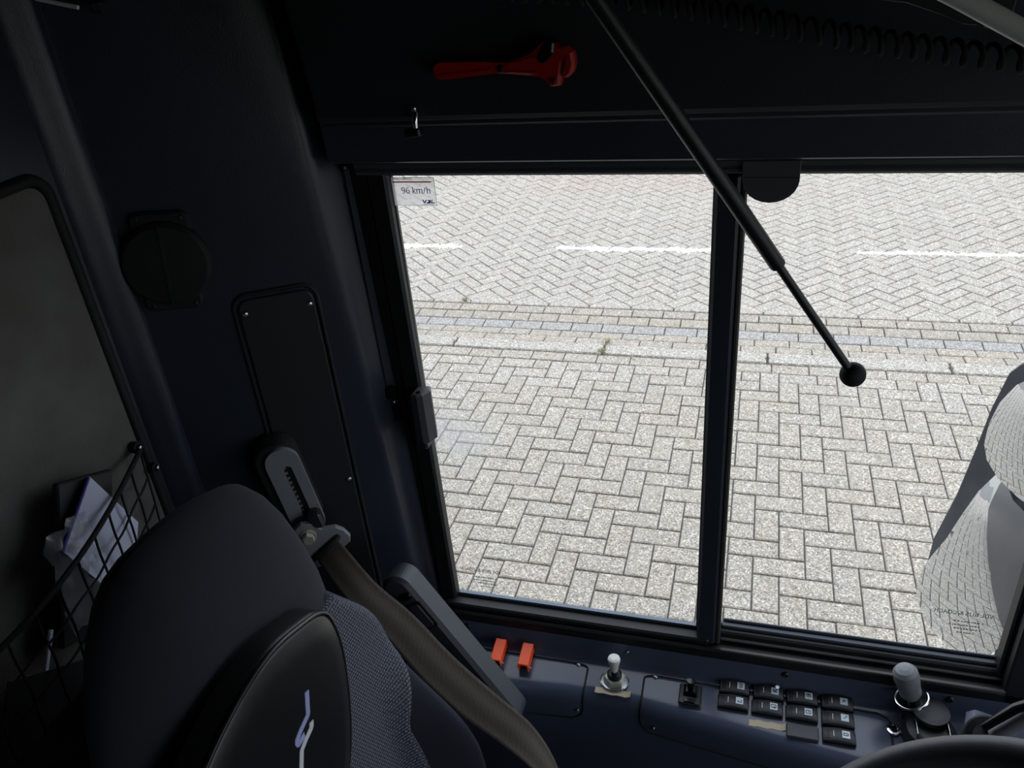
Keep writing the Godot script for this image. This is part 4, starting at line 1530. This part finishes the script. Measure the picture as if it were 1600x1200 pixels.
func seat():
	var t := thing("driver_seat", Vector3(-0.42, FLOOR_Y, SZ), "driver's seat with dark fabric, woven centre and black leather headrest pad", "seat")
	# headrest: one profile swept across, shrinking into rounded ends
	var m := mb()
	m.sm = 1
	var prof := headrest_profile()
	var rows := []
	for i in 25:
		var f := lerpf(-1.0, 1.0, i / 24.0)
		var an := f * PI / 2
		var z := -0.455 + 0.186 * sin(an)
		var k := pow(cos(an), 0.36) if absf(f) < 0.999 else 0.0
		if f > 0.0: k = pow(cos(an), 2.0)                  # the aisle side falls away more gently
		var ring := []
		for p in prof:
			var q := Vector2.ZERO
			if f <= 0.0:
				q = Vector2(lerpf(-0.53, p.x, 0.10 + 0.90 * k), p.y if p.y < 1.5 else lerpf(1.5, p.y, 0.60 + 0.40 * k))
			else:
				q = Vector2(lerpf(-0.478, p.x, 0.10 + 0.90 * k) if p.x < -0.478 else p.x, p.y if p.y < 1.5 else lerpf(1.5, p.y, 0.52 + 0.48 * k))
				if p.x >= -0.478: q.x = lerpf(-0.478, p.x, clampf(k * 6.0, 0.0, 1.0))
			ring.append(Vector3(q.x, q.y, z))
		rows.append(ring)
	m.grid(rows, Vector3.ZERO, true)
	m.fan(rows[0], Vector3.FORWARD); m.fan(rows[24], Vector3.BACK)
	build(m, "headrest", M.fabric, t)
	# leather pad with piping
	m = mb()
	m.sm = 1
	var out := pad_outline(1.0)
	var steps := [[1.0, 0.0], [1.0, 0.020], [0.985, 0.027], [0.955, 0.0305], [0.80, 0.034], [0.5, 0.036], [0.2, 0.0365]]
	rows = []
	for s in steps:
		var o := pad_outline(s[0])
		var ring := []
		for p in o: ring.append(Vector3(-0.450 + s[1], p.y, p.x))
		rows.append(ring)
	m.grid(rows, Vector3.RIGHT, true)
	m.fan(rows[-1], Vector3.RIGHT)
	var pad := build(m, "headrest_pad", M.leather, t)
	m = mb()
	var path := []
	for p in pad_outline(0.985): path.append(Vector3(-0.4225, p.y, p.x))
	m.ring_tube(path, 0.0028, 8)
	build(m, "piping", M.leather, pad)
	# stitched mark
	m = mb()
	ribbon(m, [[1.7582, -0.4782], [1.7424, -0.4726], [1.7335, -0.4700], [1.7300, -0.4510], [1.7270, -0.4425], [1.7205, -0.4440], [1.7192, -0.4560]], 0.0038)
	build(m, "blue_stitching", M.thread_blue, pad)
	m = mb()
	ribbon(m, [[1.7200, -0.4715], [1.7140, -0.4690], [1.7120, -0.4560], [1.7085, -0.4450], [1.6901, -0.4364], [1.665, -0.430]], 0.0038)
	build(m, "white_stitching", M.thread_white, pad)
	# backrest body
	m = mb()
	m.sm = 1
	rows = []
	for i in 46:
		var y := lerpf(1.20, 1.785, i / 45.0)
		var ring := []
		for j in 81: ring.append(back_at(j / 80.0, y))
		for j in 9:
			var zz := lerpf(1.0, 0.0, (j + 1) / 10.0)
			var p := back_at(zz, y)
			ring.append(Vector3(minf(p.x - 0.12, -0.575 + 0.06 * maxf(0.0, (y - 1.73) / 0.06)), y, p.z))
		rows.append(ring)
	m.grid(rows, Vector3.ZERO, true)
	m.fan(rows[45], Vector3.UP); m.fan(rows[0], Vector3.DOWN)
	build(m, "backrest", M.bolster, t)
	# woven centre panel, a little proud
	m = mb()
	m.sm = 1
	rows = []
	for i in 47:
		var y := lerpf(1.25, 1.752, mini(i, 45) / 45.0)
		var w := 0.90 - 0.20 * smoothstep(1.60, 1.50, y) + 0.12 * smoothstep(1.44, 1.32, y)
		var row := []
		for j in 61:
			var f := 0.5 + ((clampi(j, 1, 59) - 1) / 58.0 - 0.5) * w
			var p := back_at(f, y)
			row.append(p + Vector3(0.0045 if j > 0 and j < 60 and i < 46 else -0.003, 0, 0))
		rows.append(row)
	m.grid(rows, Vector3.RIGHT)
	build(m, "woven_centre", M.weave, t)
	# cushion and pedestal
	m = mb()
	m.box(Vector3(-0.20, 1.235, SZ), Vector3(0.48, 0.13, 0.50), Basis(Vector3.BACK, 0.08), 0.04)
	build(m, "cushion", M.bolster, t)
	m = mb()
	m.box(Vector3(-0.28, 1.01, SZ), Vector3(0.36, 0.28, 0.36), Basis.IDENTITY, 0.02)
	build(m, "pedestal", M.black, t)

func pad_outline(k: float) -> PackedVector2Array:
	var src := [[-0.545, 1.804], [-0.509, 1.822], [-0.465, 1.838], [-0.425, 1.842], [-0.385, 1.838], [-0.341, 1.826], [-0.305, 1.806], [-0.288, 1.780], [-0.284, 1.730], [-0.294, 1.663], [-0.309, 1.614], [-0.331, 1.574], [-0.370, 1.535], [-0.430, 1.515], [-0.480, 1.535], [-0.519, 1.574], [-0.541, 1.614], [-0.556, 1.663], [-0.566, 1.727], [-0.561, 1.778]]
	var c := Vector2(-0.425, 1.69)
	var o := PackedVector2Array()
	var n := src.size()
	for i in n:
		var p := []
		for d in [-1, 0, 1, 2]: p.append(Vector2(src[posmod(i + d, n)][0], src[posmod(i + d, n)][1]))
		for t in 3:
			var q: Vector2 = p[1].cubic_interpolate(p[2], p[0], p[3], t / 3.0)
			o.append(c + (q - c) * k)
	return o

func ribbon(m: MB, pts: Array, w: float):
	var line := PackedVector2Array()
	for p in pts: line.append(Vector2(-p[1], p[0]))
	for poly in Geometry2D.offset_polyline(line, w, Geometry2D.JOIN_ROUND, Geometry2D.END_ROUND):
		if not Geometry2D.is_polygon_clockwise(poly):
			m.prism(poly, Vector3(-0.4145, 0, 0), Basis(Vector3(0, 0, -1), Vector3.UP, Vector3.RIGHT), -0.003, 0.0016)

# front of the backrest: f 0..1 across (0 = window side), y up
func back_at(f: float, y: float) -> Vector3:
	var half := 0.285 - 0.085 * pow(smoothstep(1.58, 1.785, y), 2.0) - 0.02 * smoothstep(1.50, 1.25, y)
	var e := (f - 0.5) * 2.0
	var d := absf(e)
	var x := -0.460 + (1.785 - y) * 0.15
	x += 0.085 * smoothstep(0.60, 0.88, d) * smoothstep(1.62, 1.42, y)
	x -= 0.085 * pow(smoothstep(0.84, 1.0, d), 2.0)
	x -= 0.05 * pow(smoothstep(1.74, 1.785, y), 2.0)
	return Vector3(x, y, SZ + half * e)

# ---------------------------------------------------------------- belt, its height adjuster and the side arm
func belt():
	var bas := Basis(-ce, Vector3.UP, cn)
	# slotted height adjuster on the post
	var t := thing("belt_adjuster", on_post(0.10, 1.66), "grey slotted belt height adjuster fixed to the slanted post", "belt adjuster")
	var tilt := Basis(cn, 0.13) * bas
	var at := on_post(0.128, 1.735)
	var m := mb()
	m.prism(rounded(-0.040, -0.105, 0.022, 0.068, 0.028, 8), at, tilt, 0.007, 0.046, 0.003)
	build(m, "housing", M.seal, t)
	m = mb()                                                     # face plate, left open along the slot
	var arc := 10
	var o := rounded(-0.0245, -0.098, 0.0245, 0.064, 0.0243, arc)
	var s := rounded(-0.0035, -0.088, 0.0095, 0.034, 0.0064, arc)
	for i in o.size():
		var j := (i + 1) % o.size()
		m.quad(m.P(o[i], 0.054, at, tilt), m.P(o[j], 0.054, at, tilt), m.P(s[j], 0.054, at, tilt), m.P(s[i], 0.054, at, tilt), cn)
		m.quad(m.P(o[i], 0.046, at, tilt), m.P(o[j], 0.046, at, tilt), m.P(o[j], 0.054, at, tilt), m.P(o[i], 0.054, at, tilt), m.P(o[i], 0, Vector3.ZERO, tilt))
		m.quad(m.P(s[i], 0.046, at, tilt), m.P(s[j], 0.046, at, tilt), m.P(s[j], 0.054, at, tilt), m.P(s[i], 0.054, at, tilt), -m.P(s[i] - Vector2(0.003, -0.027), 0, Vector3.ZERO, tilt))
	build(m, "slotted_face", M.grey_plastic, t)
	m = mb()
	for k in 11: m.box(m.P(Vector2(-0.002, 0.028 - k * 0.009), 0.047, at, tilt), Vector3(0.005, 0.004, 0.004), tilt, 0.0008)
	build(m, "ratchet_teeth", M.grey_plastic, t)
	m = mb()
	m.box(m.P(Vector2(0.014, -0.062), 0.066, at, tilt), Vector3(0.020, 0.026, 0.024), tilt, 0.004)
	m.box(m.P(Vector2(-0.002, -0.060), 0.060, at, tilt), Vector3(0.018, 0.006, 0.010), tilt, 0.001)
	build(m, "slide_button", M.black, t)

	# the belt itself
	t = thing("seat_belt", on_post(0.06, 1.60, 0.07), "brown-grey seat belt running from its steel guide across the seat", "seat belt")
	var pat := on_post(0.104, 1.630, 0.074)
	var pb := Basis(cn, 0.62) * bas
	m = mb()
	var po := PackedVector2Array([Vector2(-0.016, 0.042), Vector2(-0.008, 0.050), Vector2(0.008, 0.050), Vector2(0.016, 0.042), Vector2(0.020, 0.022), Vector2(0.034, 0.010), Vector2(0.037, -0.002), Vector2(0.035, -0.014), Vector2(0.028, -0.019), Vector2(-0.028, -0.019), Vector2(-0.035, -0.014), Vector2(-0.037, -0.002), Vector2(-0.034, 0.010), Vector2(-0.020, 0.022)])
	for k in po.size(): po[k] *= Vector2(1.08, 1.08 if po[k].y > 0 else 1.35)
	m.prism(po, pat, pb, -0.004, 0.004, 0.0015)
	build(m, "guide_plate", M.grey_plastic, t)
	m = mb()
	m.tube([m.P(Vector2(-0.029, -0.003), 0.005, pat, pb), m.P(Vector2(-0.026, -0.003), 0.0075, pat, pb), m.P(Vector2(0.026, -0.003), 0.0075, pat, pb), m.P(Vector2(0.029, -0.003), 0.005, pat, pb)], [0.0035, 0.0048, 0.0048, 0.0035], 10)
	build(m, "slot_lining", M.seal, t)
	m = mb()
	m.lathe([Vector2(0.0125, 0.004), Vector2(0.0125, 0.006), Vector2(0.0098, 0.006)], m.P(Vector2(0, 0.031), 0, pat, pb), Basis(pb.x, pb.z, pb.x.cross(pb.z)), 20)
	m.lathe([Vector2(0.0098, 0.005), Vector2(0.0098, 0.013), Vector2(0.0085, 0.0145), Vector2(0, 0.0145)], m.P(Vector2(0, 0.031), 0, pat, pb), Basis(pb.x, pb.z, pb.x.cross(pb.z)), 6, false)
	build(m, "hex_bolt", M.zinc, t)
	# webbing: a strip with a shallow fold, twisting at its lower end
	var start := m.P(Vector2(0, -0.008), 0.0060, pat, pb)
	var mids := [start, Vector3(-0.520, 1.592, -0.775), Vector3(-0.4573, 1.5517, -0.757), Vector3(-0.3988, 1.5069, -0.735), Vector3(-0.3353, 1.4694, -0.715), Vector3(-0.2752, 1.4388, -0.700), Vector3(-0.2381, 1.403, -0.690), Vector3(-0.215, 1.35, -0.684)]
	var wide := [pb.x, Vector3(0.58, 0.36, -0.73), Vector3(0.57, 0.36, -0.74), Vector3(0.57, 0.34, -0.75), Vector3(0.57, 0.34, -0.75), Vector3(0.55, 0.30, -0.78), Vector3(0.40, 0.12, -0.90), Vector3(0.15, 0.0, -0.99)]
	var hw := [0.0225, 0.0235, 0.0250, 0.0265, 0.0265, 0.0235, 0.018, 0.014]
	var rows := []
	var back := []
	for i in mids.size() - 1:
		for k in 8:
			if i == mids.size() - 2 and k > 7: break
			var f := k / 8.0
			var p0: Vector3 = mids[max(i - 1, 0)]
			var p3: Vector3 = mids[min(i + 2, mids.size() - 1)]
			var p: Vector3 = mids[i].cubic_interpolate(mids[i + 1], p0, p3, f)
			var w: Vector3 = wide[i].lerp(wide[i + 1], f).normalized()
			var hh: float = lerpf(hw[i], hw[i + 1], f)
			var d: Vector3 = (mids[i + 1] - mids[i]).normalized()
			var nn := w.cross(d).normalized()
			if nn.z < 0: nn = -nn
			var r := []
			var rb := []
			for j in 11:
				var e := (j - 5) / 5.0
				var fold := 0.0011 * cos(e * PI * 1.4) * (0.3 + 0.7 * minf(1.0, (i * 8 + k) / 10.0))
				r.append(p + w * hh * e + nn * (fold + 0.0008))
				rb.append(p + w * hh * e + nn * (fold - 0.0006))
			rows.append(r)
			back.append(rb)
	m = mb()
	m.sm = 1
	m.grid(rows, cn)
	m.grid(back, -cn)
	for i in rows.size() - 1:
		for j in [0, 10]:
			m.quad(rows[i][j], rows[i + 1][j], back[i + 1][j], back[i][j], rows[i][j] - rows[i][5])
	build(m, "webbing", M.webbing, t)

	# grey plastic arm behind the belt
	t = thing("side_arm", Vector3(-0.37, 1.40, -0.80), "dark grey plastic arm with a recessed slot slanting behind the seat belt", "armrest")
	var a0 := Vector3(-0.477, 1.578, -0.812)
	var a1 := Vector3(-0.322, 1.346, -0.796)
	var ad := (a1 - a0).normalized()
	var aw := Vector3(0.80, 0.58, 0.0)
	aw = (aw - ad * aw.dot(ad)).normalized()
	var an := ad.cross(aw).normalized()
	if an.z < 0: an = -an
	var ml := a0.distance_to(a1)
	m = mb()
	m.prism(rounded(-0.032, -ml - 0.02, 0.020, 0.02, 0.024, 8), a0, Basis(aw, -ad, an), -0.03, 0.008, 0.006)
	build(m, "arm_body", M.arm, t)
	m = mb()
	m.prism(rounded(-0.012, -0.082, 0.018, -0.030, 0.007, 5), a0, Basis(aw, -ad, an), 0.006, 0.0092, 0.0008)
	build(m, "slot_rim", M.seal, t)
	m = mb()
	m.prism(rounded(-0.006, -0.078, 0.013, -0.034, 0.005, 5), a0, Basis(aw, -ad, an), 0.006, 0.0108, 0.0015)
	build(m, "slot_button", M.arm, t)
	m = mb()
	m.prism(rounded(-0.012, -0.024, 0.012, -0.010, 0.006, 5), a0, Basis(aw, -ad, an), 0.006, 0.0092, 0.0008)
	build(m, "release_tab", M.gloss_black, t)
	m = mb()
	m.lathe([Vector2(0.0075, 0), Vector2(0.0075, 0.002), Vector2(0.0045, 0.0025), Vector2(0.004, 0.001), Vector2(0, 0.001)], m.P(Vector2(0.010, -ml + 0.002), 0.008, a0, Basis(aw, -ad, an)), Basis(aw, an, aw.cross(an)), 16)
	build(m, "pivot_screw", M.metal, t)

# ---------------------------------------------------------------- net pocket with papers
func net_at(u: float, v: float) -> Vector3:
	# u along the rim from the window side towards the aisle, v downwards
	var z := lerpf(-0.722, -0.10, u)
	var bulge := 0.075 * sin(PI * clampf(u, 0, 1)) * (1.0 - 0.75 * v * v) + 0.012
	var top := 1.855 - 0.006 * sin(PI * u) - 0.012 * u
	return Vector3(-0.783 + bulge, top - v * (0.38 + 0.02 * sin(PI * u)), z - 0.0 + 0.035 * v * (1 - u))

func net_pocket():
	var t := thing("storage_net", Vector3(-0.78, 1.47, -0.42), "black mesh storage net screwed to the partition behind the seat", "net")
	var m := mb()
	var path := []
	for i in 41: path.append(net_at(i / 40.0, 0))
	m.tube(path, 0.0034, 8)
	build(m, "rim_cord", M.cord, t)
	m = mb()
	path = []
	for i in 41: path.append(net_at(i / 40.0, 1.0) + Vector3(0, 0, 0))
	m.tube(path, 0.003, 8)
	build(m, "bottom_cord", M.cord, t)
	m = mb()
	var nu := 16
	var nv := 9
	for i in nu + 1:
		path = []
		for k in nv * 3 + 1:
			var v := k / float(nv * 3)
			path.append(net_at(clampf(i / float(nu) + 0.0022 * sin(v * nv * PI), 0, 1), v))
		m.tube(path, 0.0015, 6)
	for k in range(1, nv):
		path = []
		for i in nu * 3 + 1:
			var u := i / float(nu * 3)
			path.append(net_at(u, k / float(nv) + 0.004 * sin(u * nu * PI)))
		m.tube(path, 0.0015, 6)
	build(m, "mesh_cords", M.cord, t)
	for q in [Vector3(-0.772, 1.857, -0.724), Vector3(-0.774, 1.811, -0.742), Vector3(-0.772, 1.84, -0.10)]:
		place(screw_mesh(0.0042), "screw", M.metal, t, Transform3D(Basis(Vector3.BACK, -PI / 2), q))
	m = mb()
	m.lathe([Vector2(0.008, 0), Vector2(0.008, 0.010), Vector2(0.005, 0.011)], Vector3(-0.785, 1.857, -0.724), Basis(Vector3.BACK, -PI / 2), 16)
	build(m, "cord_eye", M.cord, t)
	m = mb()
	m.lathe([Vector2(0.008, 0), Vector2(0.008, 0.009), Vector2(0.005, 0.010)], Vector3(-0.785, 1.811, -0.742), Basis(Vector3.BACK, -PI / 2), 16)
	build(m, "cord_eye", M.cord, t)
	# folded papers tucked behind the net
	t = thing("paper_bundle", Vector3(-0.74, 1.765, -0.59), "pale folded papers sticking out of the net, tilted", "papers")
	m = mb()
	var c := [Vector3(-0.748, 1.892, -0.616), Vector3(-0.752, 1.785, -0.660), Vector3(-0.738, 1.700, -0.590), Vector3(-0.738, 1.845, -0.537)]
	var nx := Vector3(0.004, 0, 0)
	m.quad(c[0], c[1], c[2], c[3], Vector3.RIGHT)
	m.quad(c[0] - nx, c[1] - nx, c[2] - nx, c[3] - nx, Vector3.LEFT)
	for i in 4: m.quad(c[i], c[(i + 1) % 4], c[(i + 1) % 4] - nx, c[i] - nx, c[i] + c[(i + 1) % 4] - (c[0] + c[2]))
	build(m, "sheet", M.paper, t)
	m = mb()
	m.tube([c[0] + Vector3(0.001, 0.001, 0.003), c[3] + Vector3(0.001, 0.001, 0.002)], 0.0022, 6)
	build(m, "coloured_edge", M.purple, t)
	# dark folder and its clear sleeve beside the papers
	t = thing("document_folder", Vector3(-0.745, 1.70, -0.52), "dark document folder standing in the net beside the papers", "folder")
	m = mb()
	m.box(Vector3(-0.758, 1.80, -0.575), Vector3(0.010, 0.20, 0.085), Basis(Vector3.RIGHT, -0.42), 0.002)
	build(m, "board", M.panel, t)
	t = thing("clear_wallet", Vector3(-0.735, 1.75, -0.50), "crumpled clear plastic wallet leaning in the net by the folder", "wallet")
	m = mb()
	m.sm = 1
	var rows := []
	for i in 9:
		var row := []
		for j in 9:
			var yy := lerpf(1.74, 1.872, i / 8.0)
			var zz := lerpf(-0.570, -0.505, j / 8.0) - (yy - 1.74) * 0.12
			row.append(Vector3(-0.738 + 0.006 * sin(i * 2.3 + j * 1.7) + 0.004 * sin(j * 3.1), yy, zz))
		rows.append(row)
	m.grid(rows, Vector3.RIGHT)
	build(m, "sleeve", M.clear_plastic, t)
	# pale card deeper in the net
	m = mb()
	m.box(Vector3(-0.752, 1.660, -0.455), Vector3(0.003, 0.16, 0.12), Basis(Vector3.RIGHT, 0.95), 0.0005)
	tag(build(m, "card_folder", M.panel), "dark card lying low in the net, far from the papers", "folder")
	m = mb()
	m.box(Vector3(-0.7525, 1.7275, -0.468), Vector3(0.004, 0.005, 0.085), Basis(Vector3.RIGHT, 0.95), 0.0005)
	tag(build(m, "pale_strip", M.paper), "narrow pale strip low in the net", "strip")

# ---------------------------------------------------------------- wing mirror outside
func wing_mirror():
	var at := Vector3(0.407, 1.082, -1.5)
	var w := Vector3(0.5656, 0, 0.8247)
	var n := Vector3(-0.8247, 0, 0.5656)
	var bas := Basis(w, Vector3.UP, n)
	var t := thing("wing_mirror", at + w * 0.2, "large black wing mirror with two curved glasses outside the window", "mirror")
	var m := mb()
	var ho := PackedVector2Array()
	for p in [[-0.007, 0.013], [-0.002, -0.018], [0.019, -0.045], [0.064, -0.078], [0.117, -0.075], [0.165, -0.052], [0.215, -0.005], [0.26, 0.10], [0.30, 0.48], [0.29, 0.60], [0.22, 0.645], [0.14, 0.640], [0.094, 0.606], [0.075, 0.578], [0.057, 0.495], [0.046, 0.41], [0.026, 0.274], [-0.003, 0.135]]: ho.append(Vector2(p[0], p[1]))
	m.prism(ho, at, bas, -0.07, 0.004, 0.004)
	build(m, "housing", M.frame_blue, t)
	m = mb()
	lens(m, [[0.105, 0.385], [0.084, 0.325], [0.058, 0.195], [0.020, 0.088], [0.008, 0.010], [0.014, -0.018], [0.034, -0.044], [0.070, -0.064], [0.115, -0.061], [0.160, -0.038], [0.205, 0.005], [0.245, 0.11], [0.265, 0.33], [0.20, 0.335], [0.150, 0.348]], at, bas, 0.85, Vector2(0.0, -0.02))
	build(m, "lower_glass", M.mirror, t)
	m = mb()
	lens(m, [[0.110, 0.575], [0.090, 0.530], [0.079, 0.477], [0.077, 0.430], [0.088, 0.402], [0.118, 0.380], [0.163, 0.368], [0.275, 0.355], [0.285, 0.48], [0.275, 0.59], [0.21, 0.628], [0.15, 0.620]], at, bas, 0.55, Vector2(0.0, 0.0))
	build(m, "upper_glass", M.mirror, t)
	m = mb()
	m.tube([at + w * 0.30 + Vector3(0.02, 0.55, 0) - n * 0.05, at + w * 0.34 + Vector3(0.18, 0.75, 0.05), Vector3(0.95, 2.3, -1.12), Vector3(1.05, 2.35, -1.06)], 0.022, 12)
	build(m, "arm", M.frame_blue, t)

func lens(m: MB, outline: Array, at: Vector3, bas: Basis, radius: float, tilt: Vector2):
	var pts := PackedVector2Array()
	for i in outline.size():
		var a := Vector2(outline[i][0], outline[i][1])
		var b := Vector2(outline[(i + 1) % outline.size()][0], outline[(i + 1) % outline.size()][1])
		for k in 4: pts.append(a.lerp(b, k / 4.0))
	var c := Vector2.ZERO
	for p in pts: c += p
	c /= pts.size()
	var far := 0.0
	for p in pts: far = maxf(far, p.distance_to(c))
	m.sm = 1
	var rows := []
	for i in 13:
		var f := 1.0 - i / 12.0 * 0.98
		var ring := []
		for p in pts:
			var q := c + (p - c) * f
			var r := q.distance_to(c)
			var h := sqrt(radius * radius - r * r) - sqrt(radius * radius - far * far)
			ring.append(m.P(q, 0.0045 + h + tilt.x * (q.x - c.x) + tilt.y * (q.y - c.y), at, bas))
		rows.append(ring)
	m.grid(rows, bas.z, true)
	m.fan(rows[-1], bas.z)
	m.sm = -1
	var skirt := []
	for p in pts: skirt.append(m.P(p, -0.004, at, bas))
	m.grid([skirt, rows[0]], Vector3.ZERO, true)
